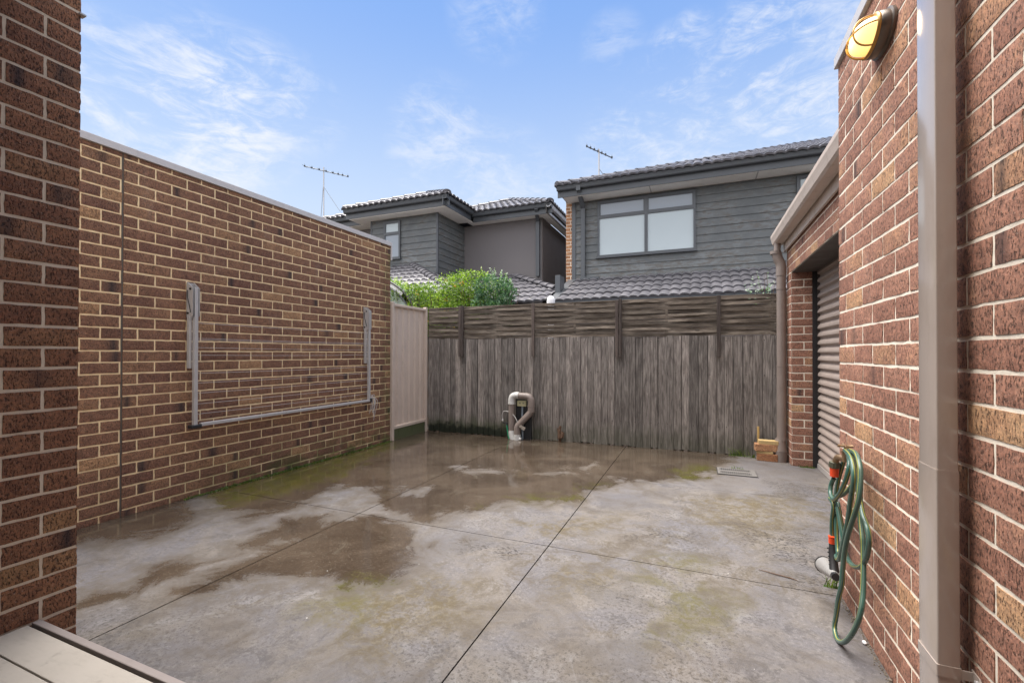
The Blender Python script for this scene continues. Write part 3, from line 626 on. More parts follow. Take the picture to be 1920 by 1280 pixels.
# ------------------------------------------------------------------ tap and hose
t = empty('tap', (XR, 2.5, .76), 'small brass garden tap on the right wall with the hose looped over it', 'tap')
ty, tz = 2.5, .755
mb = MB().tube([(XR+.0, ty, tz), (XR-.006, ty, tz)], .020, 16).tube([(XR-.004, ty, tz), (XR-.05, ty, tz)], .0105, 12).tube([(XR-.05, ty, tz-.012), (XR-.05, ty, tz+.035)], .0135, 12).tube([(XR-.05, ty, tz+.030), (XR-.05, ty, tz+.037)], .017, 6)
mb.tube(smooth_pts([(XR-.05, ty, tz), (XR-.062, ty+.03, tz+.0), (XR-.066, ty+.062, tz-.008), (XR-.069, ty+.088, tz-.04)], 5), .0135, 12); mb.build('body', M_brass, t, smooth=True)
mb = MB().tube([(XR-.05, ty, tz+.036), (XR-.05, ty, tz+.060)], .0055, 10).tube([(XR-.05, ty, tz+.055), (XR-.05, ty, tz+.063)], .010, 10)
mb.tube([(XR-.05, ty-.034, tz+.061), (XR-.05, ty-.016, tz+.058), (XR-.05, ty+.016, tz+.058), (XR-.05, ty+.034, tz+.061)], [.007, .005, .005, .007], 8).tube([(XR-.079, ty, tz+.061), (XR-.05, ty, tz+.058), (XR-.021, ty, tz+.061)], [.007, .005, .007], 8)
mb.build('handle', M_brass, t, smooth=True)
t = empty('garden_hose', (.61, 2.4, 0), 'coiled green hose with yellow stripes and a grey spray nozzle hanging by the roller door', 'hose')
M_hose = simple('teal_green_hose', (.040, .105, .085), .30, var=.18, scale=9, bst=.02, dirt=.5, dirtc=(.16, .19, .15)); M_ys = simple('yellow_stripe', (.27, .26, .06), .35, bst=0); M_hg = simple('grey_green_stripe', (.10, .145, .115), .35, bst=0)
H = {}
H['a'] = [(0.625, 2.502, 0.795), (0.6, 2.338, 0.801), (0.595, 2.275, 0.773), (0.59, 2.25, 0.716), (0.59, 2.289, 0.624), (0.59, 2.325, 0.531), (0.59, 2.377, 0.433), (0.592, 2.446, 0.329), (0.6, 2.523, 0.281), (0.612, 2.606, 0.282), (0.618, 2.641, 0.353), (0.62, 2.645, 0.436), (0.625, 2.662, 0.496), (0.63, 2.644, 0.607), (0.64, 2.573, 0.74)]
H['b'] = [(0.635, 2.474, 0.801), (0.61, 2.296, 0.822), (0.6, 2.214, 0.801), (0.595, 2.178, 0.757), (0.585, 2.163, 0.67), (0.575, 2.195, 0.581), (0.572, 2.255, 0.489), (0.57, 2.297, 0.4), (0.568, 2.313, 0.327), (0.566, 2.322, 0.252), (0.562, 2.354, 0.173), (0.56, 2.380, 0.090), (0.556, 2.390, 0.035), (0.553, 2.360, 0.013), (0.555, 2.310, 0.014), (0.56, 2.232, 0.066), (0.572, 2.164, 0.159), (0.585, 2.143, 0.241), (0.6, 2.172, 0.308), (0.61, 2.204, 0.386), (0.62, 2.245, 0.471), (0.625, 2.291, 0.538), (0.63, 2.324, 0.6), (0.637, 2.37, 0.69), (0.645, 2.451, 0.757), (0.645, 2.5, 0.791)]
H['c'] = [(0.63, 2.423, 0.805), (0.62, 2.32, 0.747), (0.615, 2.268, 0.661), (0.61, 2.212, 0.598), (0.61, 2.156, 0.557), (0.61, 2.141, 0.512), (0.612, 2.17, 0.446), (0.615, 2.239, 0.379), (0.615, 2.328, 0.335), (0.61, 2.398, 0.333), (0.605, 2.438, 0.373), (0.602, 2.469, 0.439), (0.6, 2.519, 0.526)]
H['d'] = [(0.605, 2.602, 0.639), (0.598, 2.624, 0.599), (0.592, 2.604, 0.561), (0.59, 2.539, 0.554), (0.59, 2.451, 0.605), (0.592, 2.377, 0.674), (0.6, 2.353, 0.737), (0.61, 2.38, 0.774), (0.62, 2.447, 0.795)]
H['e'] = [(0.625, 2.391, 0.669), (0.622, 2.457, 0.622), (0.618, 2.541, 0.575), (0.612, 2.624, 0.545), (0.604, 2.667, 0.523), (0.598, 2.602, 0.526), (0.598, 2.58, 0.507), (0.598, 2.607, 0.436), (0.6, 2.621, 0.368), (0.6, 2.613, 0.342)]
H['f'] = [(0.61, 2.561, 0.535), (0.608, 2.505, 0.472), (0.606, 2.461, 0.418), (0.604, 2.483, 0.34), (0.606, 2.539, 0.308), (0.61, 2.578, 0.375), (0.612, 2.596, 0.473)]
mb = MB()
for i, (k, p) in enumerate(H.items()):
    mb.tube(smooth_pts(p, 7), .0096, 14, stripes=[0, 0, 1, 0, 2, 0, 0, 2, 0, 1, 0, 0, 2, 0], twist=.035*(1 if i % 2 else -1))
mb.build('hose_tube', [M_hose, M_ys, M_hg], t, smooth=True)
def ribbed(mb, p, q, r, n=18):
    p, q = Vector(p), Vector(q)
    mb.tube([p, p.lerp(q, .04), p.lerp(q, .96), q], [r*.92, r, r, r*.92], n); 
    for k in range(12):
        a = 2*math.pi*k/12; off = Vector((math.cos(a), math.sin(a), 0))*r
        mb.tube([p.lerp(q, .1)+off, p.lerp(q, .9)+off], .0022, 5)
mb = MB(); ribbed(mb, (.606, 2.590, .722), (.605, 2.593, .692), .0215); mb.build('tap_nut', simple('olive_grey_nut', (.10, .10, .07), .5), t)
MB().tube([(.605, 2.593, .694), (.605, 2.596, .650)], [.0195, .0175], 16).build('connector', M_red, t, smooth=True)
MB().tube([(.600, 2.611, .350), (.60, 2.613, .322)], [.0165, .0155], 16).tube([(.600, 2.611, .352), (.600, 2.611, .357)], .0175, 16).build('connector', M_red, t, smooth=True)
mb = MB().tube([(.600, 2.613, .324), (.60, 2.606, .290), (.598, 2.585, .240), (.596, 2.562, .205)], [.013, .017, .018, .020], 12)
for k in range(5): mb.ball((.580, 2.607-.008*k, .298-.016*k), .004, 8, 5)
nz_ = mb.build('nozzle_grip', M_blk, t, smooth=True)
mb = MB().tube([(.590, 2.53, .200), (.590, 2.60, .190), (.588, 2.665, .180), (.587, 2.70, .176)], [.018, .028, .036, .040], 18); mb.build('nozzle_head', simple('silver_plastic', (.42, .41, .40), .28, metal=.4, bst=0), nz_, smooth=True)
MB().tube([(.587, 2.699, .176), (.587, 2.712, .175)], [.043, .041], 18).build('nozzle_rim', M_blk, nz_, smooth=True)
MB().tube([(.590, 2.545, .198), (.590, 2.508, .203)], [.019, .017], 12).build('end_cap', M_blk, nz_, smooth=True)

# ------------------------------------------------------------------ timber fence
YF = 6.15
t = empty('paling_fence', (-1.5, YF, 0), 'weathered grey paling fence topped with woven slats, across the back of the yard', 'fence')
mb = MB(); x = -4.0; k = 0; ztop = 1.468
def plank(x, wd, y, zt, zb_, th, c_):
    a = random.uniform(-.004, .004); bow = random.uniform(-.006, .006); cup = random.uniform(-.002, .003); nzs = 7; vs = []
    for i in range(nzs+1):
        z = zb_+(zt-zb_)*i/nzs; dy = bow*math.sin(math.pi*i/nzs); w1 = random.uniform(-.0012, .0012); w2 = random.uniform(-.0012, .0012)
        zz1 = z+(random.uniform(-.006, .006) if i == nzs else 0)
        for (xx, yy, q) in ((x+w1, y+.003, z), (x+.003+w1, y, z), (x+wd/2, y-cup, z), (x+wd-.003+w2, y, zz1), (x+wd+w2, y+.003, zz1), (x+wd, y+th, z), (x, y+th, z)): vs.append((xx+a*i/nzs, yy+dy, q))
    fs = [(7*i+j, 7*i+(j+1) % 7, 7*i+7+(j+1) % 7, 7*i+7+j) for i in range(nzs) for j in range(7)]+[tuple(range(6, -1, -1)), tuple(7*nzs+j for j in range(7))]
    mb.add(vs, fs, 0, [c_]*len(vs))
while x < 1.02:
    wd = random.uniform(.080, .108); gap = random.choice([.002, .003, .004, .006]); y = YF+random.uniform(-.003, .005)
    v = random.betavariate(1.8, 1.9)
    plank(x, wd, y, ztop+random.uniform(-.014, .008), random.uniform(-.005, .02), .014, (v, 0, random.random(), 1))
    plank(x+wd-.02, .045, YF+.021, ztop-.01, .0, .010, (.05, 0, random.random(), 1)); x += wd+gap; k += 1  # backing strip toned dark so the gaps between palings look shaded
mb.build('palings', M_pal, t, attr=True)
nm = MB(); x = -3.96
while x < .98:
    for z in (.335, .985, 1.40): nm.tube([(x, YF-.0035, z+random.uniform(-.012, .012)), (x, YF+.004, z)], .0042, 6)
    x += .1+random.uniform(-.012, .012)
tag(nm.build('nail_heads', simple('rusty_nail', (.05, .035, .028), .7, bst=0), t), kind='stuff')
mb = MB()
for z in (.3, .95, 1.38): mb.box((-4.0, YF+.036, z), (1.0, YF+.08, z+.07), c=(.3, 0, random.random(), 1))
mb.build('rail', M_slat, t, attr=True)
posts = [-4.05, -3.38, -2.205, -.983, .237, 1.42]
zt = 1.955
for s_ in range(5):
    xa, xb = posts[s_], posts[s_+1]; mb = MB(); half = (xb-xa)/2
    if s_ == 0: xa = -4.0; half = .62
    nrow = 13
    for r_ in range(nrow):
        z0 = 1.470+r_*(zt-1.470)/nrow; c_ = (random.betavariate(2, 2)*.8+.1, 0, random.random(), 1)
        xe = min(xb, 1.02); n = max(8, int((xe-xa)/.05)); vs = []; hh = random.uniform(.033, .042)
        wig = random.uniform(-.004, .004); sag = random.uniform(-.006, .006); ph = random.uniform(-.12, .12); am = random.uniform(.009, .015)
        for i in range(n+1):
            x = xa+(xe-xa)*i/n; u = (x-posts[s_])/half if s_ else (x+3.38+1.24)/.62
            off = am*math.sin(math.pi*(u+ph))*(1 if r_ % 2 else -1); y = YF+.012+off; zc = z0+sag*math.sin(math.pi*(x-xa)/(xb-xa))+wig*math.sin(5*x+r_)
            tw = .006*math.sin(3*x+r_*2)
            vs += [(x, y-.005, zc), (x, y-.005+tw, zc+hh), (x, y+.005+tw, zc+hh), (x, y+.005, zc)]
        fs = [(4*i+j, 4*i+4+j, 4*i+4+(j+1) % 4, 4*i+(j+1) % 4) for i in range(n) for j in range(4)]+[(0, 1, 2, 3), (4*n+3, 4*n+2, 4*n+1, 4*n)]
        mb.add(vs, fs, 0, [c_]*len(vs))
    mb.box((xa+half-.02, YF+.012-.004, 1.46), (xa+half+.012, YF+.012+.004, zt), c=(.4, 0, random.random(), 1))
    mb.build('woven_panel', M_slat, t, attr=True)
def post(x, wd=.042): MB().box((x-wd/2, YF-.052, 1.196+random.uniform(-.004, .004)), (x+wd/2, YF-.022, 1.97+random.uniform(-.01, .012)), c=(random.random(), 0, random.random(), 1)).build('batten', M_post, t, attr=True, bev=.003)
post(-3.405); post(-3.362, .034); post(-2.205, .040); post(-1.008, .040); post(-.962, .036); post(.237, .044)
mb = MB(); mb.box((-4.0, YF+.0, 1.950), (1.0, YF+.028, 1.962), c=(.8, 0, .3, 1)); mb.build('top_rail', M_slat, t, attr=True)

# steel fence panel
t = empty('metal_fence_panel', (-4.03, 5.7, 0), 'taupe ribbed steel fence panel on a mossy plinth between brick wall and paling fence', 'fence')
mb = MB(); ya, yb = 5.275, 6.09; prof = []; y = ya; 
while y < yb:
    for a, dx in ((0, 0), (.075, 0), (.095, -.026), (.125, -.026), (.145, 0)): prof.append((min(y+a, yb), dx))
    y += .145
vs = [(-4.045+dx, yy, z) for yy, dx in prof for z in (.16, 1.93)]
fs = [(2*i, 2*i+2, 2*i+3, 2*i+1) for i in range(len(prof)-1)]
mb.add(vs, fs); mb.build('sheet', M_taupe, t)
MB().box((-4.055, ya-.01, 1.915), (-4.008, yb+.01, 1.952)).build('top_rail', M_taupe, t, bev=.004)
MB().box((-4.055, ya-.01, .158), (-4.008, yb+.01, .198)).build('bottom_rail', M_taupe, t, bev=.004)
for yy in (5.255, 6.105): MB().box((-4.06, yy-.022, 0), (-4.0, yy+.022, 1.975)).build('post', M_taupe, t, bev=.004)
MB().box((-4.05, 5.28, -.01), (-4.018, 6.08, .155)).build('plinth', M_pltf, t, bev=.004)

# ------------------------------------------------------------------ clothesline on the left wall
t = empty('clothesline', (XL, 3.6, .6), 'folded-down grey steel clothesline with white cords on the left brick wall', 'clothesline')
def plate(y):
    mb = MB(); pr = [(0, 1.545), (0, 1.835), (.010, 1.845), (.085, 1.79), (.085, 1.56), (.07, 1.545)]
    for dy in (-.028, .026):
        mb.prism(pr, (XL+.002, y+dy, 0), (XL+.002, y+dy+.003, 0), up=(0, 0, 1), side=(1, 0, 0))
    mb.box((XL+.001, y-.028, 1.545), (XL+.005, y+.03, 1.84))
    o = mb.build('wall_bracket', M_alu, t)
    MB().tube(smooth_pts([(XL+.02, y-.0305, 1.775), (XL+.022, y-.0305, 1.71), (XL+.045, y-.0305, 1.64), (XL+.062, y-.0305, 1.585)], 5), .004, 6).build('slot', M_blk, o)
    for z, xx in ((1.785, .055), (1.58, .025)): MB().tube([(XL+xx, y-.036, z), (XL+xx, y-.026, z)], .009, 10).build('bolt', M_blk, o)
plate(2.500); plate(4.690)
for y in (2.505, 4.695): MB().box((XL+.050, y-.014, .625), (XL+.083, y+.016, 1.80)).build('arm', M_alu, t, bev=.003)
for y in (2.465, 4.655): MB().box((XL+.012, y+.004, 1.11), (XL+.045, y+.026, 1.56)).build('rear_arm', M_alu, t, bev=.002)
MB().box((XL+.050, 2.55, .612), (XL+.086, 4.70, .640)).build('front_bar', M_alu, t, bev=.004)
MB().box((XL+.035, 2.465, .600), (XL+.092, 2.552, .630)).build('corner_joint', M_blk, t, bev=.006)
MB().box((XL+.038, 4.695, .605), (XL+.090, 4.735, .655)).build('corner_joint', M_blk, t, bev=.006)
for z in (1.496, 1.365, 1.353, 1.285, 1.22, 1.065, .982, .895, .803, .716):
    n = 12; MB().tube([(XL+.062, 2.525+(4.69-2.525)*i/n, z+.002-.006*math.sin(math.pi*i/n)+(.006*i/n if z > 1.3 else 0)) for i in range(n+1)], .0016, 5).build('cord', M_line, t)
mb = MB()
for k in range(9):
    x = XL+.07+random.uniform(-.02, .05); y = 4.735+random.uniform(-.02, .05); L = random.uniform(.14, .30)
    mb.tube(smooth_pts([(XL+.07, 4.715, .65), (x, y, .665+random.uniform(-.02, .04)), (x+random.uniform(-.01, .03), y+random.uniform(0, .03), .60), (x+random.uniform(-.03, .02), y+random.uniform(-.03, .02), .65-L)], 5), .0026, 5)
mb.build('cord_tail', M_line, t)

# ------------------------------------------------------------------ deck
t = empty('timber_deck', (-2.0, .5, 0), 'low pale grey timber deck step in the bottom left corner', 'deck')
y = .930
for k in range(9):
    MB().box((-2.49, y-.128, .122), (.5, y, .1465)).build('deck_board', M_deck, t, bev=.0025); y -= .1335
MB().box((-2.49, .9415, .02), (.5, .968, .151)).build('fascia_board', simple('purplish_deck_edge', (.27, .23, .215), .6, var=.2, scale=15), t, bev=.003)
MB().box((-2.48, -.3, .0), (.45, .925, .118)).build('joists', M_blk, t)

# ------------------------------------------------------------------ things at the fence
XB, YB = -2.30, 6.02
t = empty('drain_pipe_loop', (-2.4, 6.0, 0), 'brown plastic pipe bent in an arch with a white elbow, standing against the paling fence', 'pipe')
yp = 6.045; r_ = .046
MB().tube([(-2.508, yp, .07), (-2.508, yp, .545)], r_, 18).build('riser', M_pipe, t, smooth=True)
MB().tube([(-2.508, yp-.005, .12), (-2.500, yp-.01, .06), (-2.480, yp-.015, -.01)], [.046, .048, .044], 16).build('white_foot', M_dw, t, smooth=True)
mb = MB().tube(smooth_pts([(-2.508, yp, .520), (-2.508, yp, .565), (-2.490, yp, .615), (-2.44, yp, .635), (-2.395, yp, .635)], 5), .050, 18).tube([(-2.508, yp, .505), (-2.508, yp, .53)], .053, 18); mb.build('white_elbow', M_dw, t, smooth=True)
MB().tube([(-2.40, yp, .633), (-2.28, yp, .630)], r_, 18).tube(smooth_pts([(-2.29, yp, .630), (-2.235, yp, .615), (-2.208, yp, .565), (-2.205, yp, .49), (-2.207, yp, .40)], 5), .050, 18).build('top_pipe', M_pipe, t, smooth=True)
MB().tube([(-2.206, yp, .50), (-2.206, yp, .48)], .0535, 18).build('collar', M_pipe, t, smooth=True)
MB().tube([(-2.207, yp, .415), (-2.225, yp-.005, .385), (-2.375, yp-.02, .225)], .047, 18).tube(smooth_pts([(-2.362, yp-.02, .24), (-2.405, yp-.022, .19), (-2.412, yp-.024, .12), (-2.410, yp-.025, .05)], 4), .048, 18).build('lower_pipe', M_pipe, t, smooth=True)
MB().tube([(-2.410, yp-.025, .075), (-2.410, yp-.025, -.01)], [.051, .052], 18).ball((-2.365, yp-.04, .015), .028, 10, 6).build('white_base', M_dw, t, smooth=True)
MB().box((-2.335, yp-.07, .155), (-2.275, yp-.06, .20), rot=Matrix.Rotation(R(25), 3, 'Y')).box((-2.36, yp-.072, .185), (-2.325, yp-.055, .215)).build('clamp', simple('rusty_grey_clamp', (.30, .26, .22), .6, var=.4, scale=60), t)
t = empty('power_outlet', (-2.36, 6.10, 0), 'cream double power outlet on a grey conduit, framed by the arched brown pipe', 'outlet')
M_crm = simple('cream_plastic', (.58, .54, .32), .4, bst=0)
MB().box((-2.47, 6.118, .0), (-2.23, 6.146, .575)).build('backing_board', M_blk, t)
ob = MB().box((-2.435, 6.075, .475), (-2.300, 6.117, .555)).build('box', M_crm, t, bev=.006)
for xx in (-2.405, -2.350): MB().box((xx, 6.069, .512), (xx+.026, 6.0745, .535)).build('switch', simple('grey_switch', (.30, .29, .2), .4, bst=0), ob)
MB().tube([(-2.362, 6.10, -.01), (-2.362, 6.10, .478)], .0155, 12).build('conduit', simple('blue_grey_conduit', (.24, .28, .32), .4, bst=0), t, smooth=True)
t = empty('hose_bib', (-2.62, 6.05, 0), 'thin pale looped tube with a green hose running down beside the arched pipe', 'tubing')
MB().tube(smooth_pts([(-2.655, 6.05, .27), (-2.662, 6.05, .33), (-2.645, 6.05, .385), (-2.59, 6.04, .40), (-2.50, 6.02, .375), (-2.43, 6.0, .315), (-2.395, 5.99, .255)], 6), .0055, 8).build('pale_tube', simple('pale_grey_tube', (.42, .40, .38), .4, bst=0), t, smooth=True)
MB().ball((-2.653, 6.05, .262), .015, 10, 6, sc=(1, 1, 1.3)).tube([(-2.655, 6.05, .285), (-2.655, 6.05, .25)], .009).build('fitting', M_alu, t, smooth=True)
MB().box((-2.66, 6.06, .215), (-2.57, 6.10, .228)).tube([(-2.595, 6.06, .22), (-2.590, 6.05, .19)], .013).build('bracket', M_blk, t)
MB().tube([(-2.588, 6.05, .20), (-2.565, 6.03, .09), (-2.535, 6.01, .004)], .0085, 10).build('green_hose', simple('bright_green_hose', (.015, .23, .11), .35, bst=0), t, smooth=True)

# bark
t = MB().tube(smooth_pts([(-1.80, 6.115, .0), (-1.795, 6.10, .09), (-1.815, 6.10, .20)], 4), [.02]*4+[.017]*3+[.006]*2, 7)
for k in range(10):
    cx, cz = -1.80+random.gauss(0, .018), random.uniform(.0, .17); w_ = random.uniform(.010, .022); a = random.uniform(-.22, .22); L = random.uniform(.04, .085)
    dx = math.sin(a)*L; y = 6.11-random.uniform(0, .06)*(1-cz/.2)
    t.add([(cx-w_, y, cz), (cx, y-.014, cz+.01), (cx+w_, y, cz), (cx-w_+dx, y+.006, cz+L), (cx+dx, y-.004, cz+L*1.05), (cx+w_+dx, y+.006, cz+L*.95), (cx, y+.008, cz), (cx+dx, y+.010, cz+L)], [(0, 1, 4, 3), (1, 2, 5, 4), (2, 6, 7, 5), (6, 0, 3, 7)])
o = t.build('bark_piece', M_bark); tag(o, 'torn strip of dry brown bark standing against the foot of the fence', 'bark')

# bricks stacked by the downpipe
GB = 'loose bricks and pavers stacked by the downpipe'
def loose(name, a, b, m, label, rz=0.0, cat='brick'):
    mb = MB(); mb.box(a, b, c=(random.uniform(.3, .7), 0, random.random(), 1), rot=Matrix.Rotation(R(rz), 3, 'Z')); o = mb.build(name, m, attr=True, bev=.004); tag(o, label, cat, GB); return o
M_pav = simple('yellow_paver', (.52, .37, .17), .85, var=.15, scale=30, bst=.4, dirt=.5, dirtc=(.2, .2, .08))
loose('brick', (.635, 5.925, 0), (.845, 6.03, .082), M_bo, 'orange brick with a reddish stain on the ground at the bottom of the stack', -4)
loose('paver', (.632, 5.93, .0825), (.80, 6.035, .112), M_pav, 'short yellow paver sandwiched between the two orange bricks', -3, 'paver')
loose('brick', (.612, 5.925, .1125), (.842, 6.035, .192), M_bo, 'orange brick in the middle of the stack, just below the top paver', 2)
loose('paver', (.652, 5.93, .1925), (.852, 6.03, .236), M_pav, 'yellow paver topmost of the small stack', -1, 'paver')
mb = MB(); mb.box((.650, 6.06, .0), (.672, 6.085, .375)); o = mb.build('wooden_stake', simple('yellow_stick', (.48, .32, .12), .7, var=.2, scale=40), bev=.004); tag(o, 'thin yellow wooden stake upright behind the stacked bricks', 'stake')

# drain grate
t = empty('drain_grate', (.36, 5.24, 0), 'rectangular grey drain grate set in the concrete near the garage', 'grate')
M_gr = simple('galvanised_grate', (.125, .117, .112), .7, metal=0, var=.2, scale=30, dirt=.4)
gx0, gx1, gy0, gy1 = .20, .515, 5.115, 5.365
MB().box((gx0-.018, gy0-.018, .0008), (gx1+.043, gy1+.018, .0035)).build('pit', M_blk, t)  # flat black sheet on the slab standing for the shaded drain hole
mb = MB().box((gx0-.012, gy0-.012, .001), (gx0+.012, gy1+.012, .010)).box((gx1-.012, gy0-.012, .001), (gx1+.035, gy1+.012, .010)).box((gx0+.012, gy0-.012, .001), (gx1-.012, gy0+.02, .010)).box((gx0+.012, gy1-.02, .001), (gx1-.012, gy1+.012, .010)).box((gx0+.012, 5.215, .004), (gx1-.012, 5.265, .0098)); mb.build('frame', M_gr, t)
for k in range(15):
    xx = gx0+.02+k*(gx1-gx0-.04)/14
    for a, b in ((gy0+.02, 5.220), (5.260, gy1-.02)): MB().box((xx-.0040, a, .004), (xx+.0040, b, .0092)).build('bar', M_gr, t)


# grass tufts
def tuft(x, y, n, h, spread, label):
    mb = MB()
    for k in range(n):
        a = random.uniform(0, 2*math.pi); bx = x+random.gauss(0, spread); by = y+random.gauss(0, spread*.35); hh = h*random.uniform(.4, 1); le = hh*random.uniform(.3, 1); w_ = .0022
        c_ = (random.random(), 0, 0, 1); vs = []
        for i in range(4):
            f = i/3; ww = w_*(1-f*.9); cx = bx+math.cos(a)*le*f*f; cy = by+math.sin(a)*le*.5*f*f; cz = hh*(f-.15*f*f)
            vs += [(cx-ww, cy, cz), (cx+ww, cy+.001, cz)]
        mb.add(vs, [(2*i, 2*i+1, 2*i+3, 2*i+2) for i in range(3)], 0, [c_]*8)
    mb.add([(x-spread*2.2, y-.004, .0), (x+spread*2.2, y-.004, .0), (x+spread*2, y+.012, .006), (x-spread*2, y+.012, .006)], [(0, 1, 2, 3)], 0, [(.1, 0, 0, 1)]*4)
    o = mb.build('grass_tuft', M_grass, attr=True); tag(o, label, 'weed', 'weeds growing in the slab edges')
tuft(.46, 6.10, 60, .13, .055, 'green grass tuft at the foot of the paling fence, left of the stacked bricks')
tuft(.39, 5.40, 14, .05, .03, 'tiny weed at the back edge of the drain grate')
tuft(.655, 2.86, 26, .16, .018, 'bright grass blades on the ground behind the hanging hose')
tuft(1.10, 5.76, 26, .045, .035, 'small weed at the base of the garage brick pier')
tuft(.605, 6.06, 20, .08, .015, 'small green weed touching the left side of the stacked bricks')
# moss fringe along the left wall foot: nobody could count it
mb = MB()
for k in range(2600):
    y = random.uniform(2.45, 5.2) if random.random() < .8 else random.uniform(3, 4.2); x = XL+.004+abs(random.gauss(0, .018)); h = random.uniform(.003, .014)*(1 if random.random() < .93 else 2)
    a = random.uniform(0, 6.3); s_ = random.uniform(.004, .010); c_ = (random.uniform(0, .75), 0, 0, 1)
    mb.add([(x, y, 0), (x+math.cos(a)*s_, y+math.sin(a)*s_, h*.6), (x-math.sin(a)*s_, y+math.cos(a)*s_, h)], [(0, 1, 2)], 0, [c_]*3)
o = mb.build('moss_fringe', M_grass, attr=True); tag(o, 'green moss and tiny weeds along the foot of the left brick wall', 'moss', kind='stuff')
# grit and dirt along the right wall foot
mb = MB()
for k in range(500):
    y = random.uniform(1.3, 2.78); x = XR-.003-abs(random.gauss(0, .009)); s_ = random.uniform(.0012, .004)*(1 if random.random() < .97 else 2.3)
    mb.ball((x, y, s_*.4), s_, 5, 3)
o = mb.build('grit', simple('grit_stone', (.17, .14, .11), .9, var=.5, scale=60)); tag(o, 'fine grit and dirt gathered along the foot of the right brick wall', 'grit', kind='stuff')
o = MB().ball((XR-.020, 2.36, .007), .009, 8, 5, sc=(1, 1.5, .7)).build('pebble', M_white); tag(o, 'small white pebble on the concrete against the right brick wall', 'pebble')
o = MB().tube([(.32, 2.93, .004), (.40, 2.90, .006), (.47, 2.885, .004), (.50, 2.87, .003)], [.0015, .003, .003, .001], 6).build('twig', M_bark); tag(o, 'thin brown twig lying on the concrete near the spray nozzle', 'twig')

# ------------------------------------------------------------------ plants beyond the fence
def leafmass(centres, n, size, up=.35, cbias=0.0):
    mb = MB()
    tot = sum(c[3]**2 for c in centres)
    for (cx, cy, cz, r_) in centres:
        k = int(n*r_**2/tot)
        cb = random.gauss(0, .13)
        for _ in range(k):
            d = Vector((random.gauss(0, 1), random.gauss(0, 1), random.gauss(0, 1))).normalized()*r_*random.uniform(.45, 1.0)**.6
            p = Vector((cx, cy, cz))+d
            ax = (d.normalized()+Vector((random.gauss(0, .8), random.gauss(0, .8), random.gauss(0, .8)+up))).normalized()
            sd_ = ax.orthogonal().normalized(); sd_.rotate(Matrix.Rotation(random.uniform(0, 6.28), 3, ax))
            L = size*random.uniform(.6, 1.3); w_ = L*random.uniform(.22, .36)
            nrm = ax.cross(sd_)
            v = min(1, max(0, .48+cb+cbias+random.gauss(0, .17)))
            vs = [p, p+ax*L*.5+sd_*w_+nrm*w_*.25, p+ax*L, p+ax*L*.5-sd_*w_+nrm*w_*.25]
            mb.add(vs, [(0, 1, 2), (0, 2, 3)], 0, [(v, 0, 0, 1)]*4)
    return mb
def spray(mb, base, h, n, size):
    b = Vector(base); tip = b+Vector((random.gauss(0, .05), random.gauss(0, .04), h))
    for k in range(n):
        f = (k+.5)/n; p = b.lerp(tip, f)
        ax = Vector((random.gauss(0, 1), random.gauss(0, 1), .5)).normalized(); sd_ = ax.orthogonal().normalized()
        L = size*random.uniform(.7, 1.2)*(1.15-.5*f); w_ = L*.3; v = min(1, .55+.4*f+random.gauss(0, .1))
        mb.add([p, p+ax*L*.5+sd_*w_, p+ax*L, p+ax*L*.5-sd_*w_], [(0, 1, 2), (0, 2, 3)], 0, [(v, 0, 0, 1)]*4)
t = empty('hedge', (-4.0, 6.85, 0), 'bushy green firethorn hedge dotted with orange berries, standing above the fence corner', 'hedge')
cs = []
x = -5.6
while x < -3.25:
    top = 2.50+.10*math.sin(x*3.1)+.05*math.sin(x*8)
    for _ in range(12):
        z = random.uniform(1.7, top-.10); cs.append((x+random.uniform(-.12, .12), 6.82+random.uniform(-.22, .28), z, random.uniform(.12, .2)))
    cs.append((x, 6.85, top-.06, .13)); x += .17
hm = leafmass(cs, 26000, .036, cbias=.0)
for k in range(44):
    x = random.uniform(-5.5, -3.2); spray(hm, (x, 6.8+random.uniform(-.15, .2), 2.46+.10*math.sin(x*3.1)), random.uniform(.06, .20), 14, .04)
hm.build('foliage', M_leaf, t, attr=True)
mb = MB()
for k in range(70):
    x = random.uniform(-5.4, -3.3); a = Vector((x, 6.85+random.uniform(-.1, .1), 0.0)); b = Vector((x+random.gauss(0, .15), 6.75+random.uniform(-.2, .2), random.uniform(2.0, 2.5)))
    mb.tube([a, a.lerp(b, .6)+Vector((random.gauss(0, .04), 0, 0)), b], [.012, .007, .003], 5, cap=False)
mb.build('stems', M_stem, t)
mb = MB()
for k in range(34):
    c_ = random.choice(cs); p = Vector((c_[0]+random.uniform(-.1, .1), c_[1]-c_[3]*random.uniform(.8, 1.05), c_[2]+random.uniform(-.1, .06)))
    for _ in range(random.randint(3, 9)): 
        q = p+Vector((random.gauss(0, .022), random.gauss(0, .02), random.gauss(0, .02))); mb.ball(q, random.uniform(.006, .010), 6, 4)
tag(mb.build('berries', M_berry, t), kind='stuff')
t = empty('shrub', (-2.95, 6.85, 0), 'silvery green shrub at the right end of the berried hedge', 'shrub')
cs2 = [(-3.12+random.gauss(0, .11), 6.8+random.uniform(-.2, .2), random.uniform(1.6, 2.40), random.uniform(.10, .17)) for _ in range(34)]
cs2 += [(-2.86+random.gauss(0, .06), 6.78, random.uniform(1.8, 2.22), .10) for _ in range(8)]
hm = leafmass(cs2, 8500, .040)
for (x, h) in ((-3.12, .34), (-3.02, .30), (-3.2, .24), (-2.92, .25), (-2.85, .18), (-2.8, .12), (-3.08, .28)): 
    for q in range(2): spray(hm, (x+random.gauss(0, .02), 6.75, 2.32), h, 20, .045)
hm.build('foliage', M_leaf2, t, attr=True)
mb = MB()
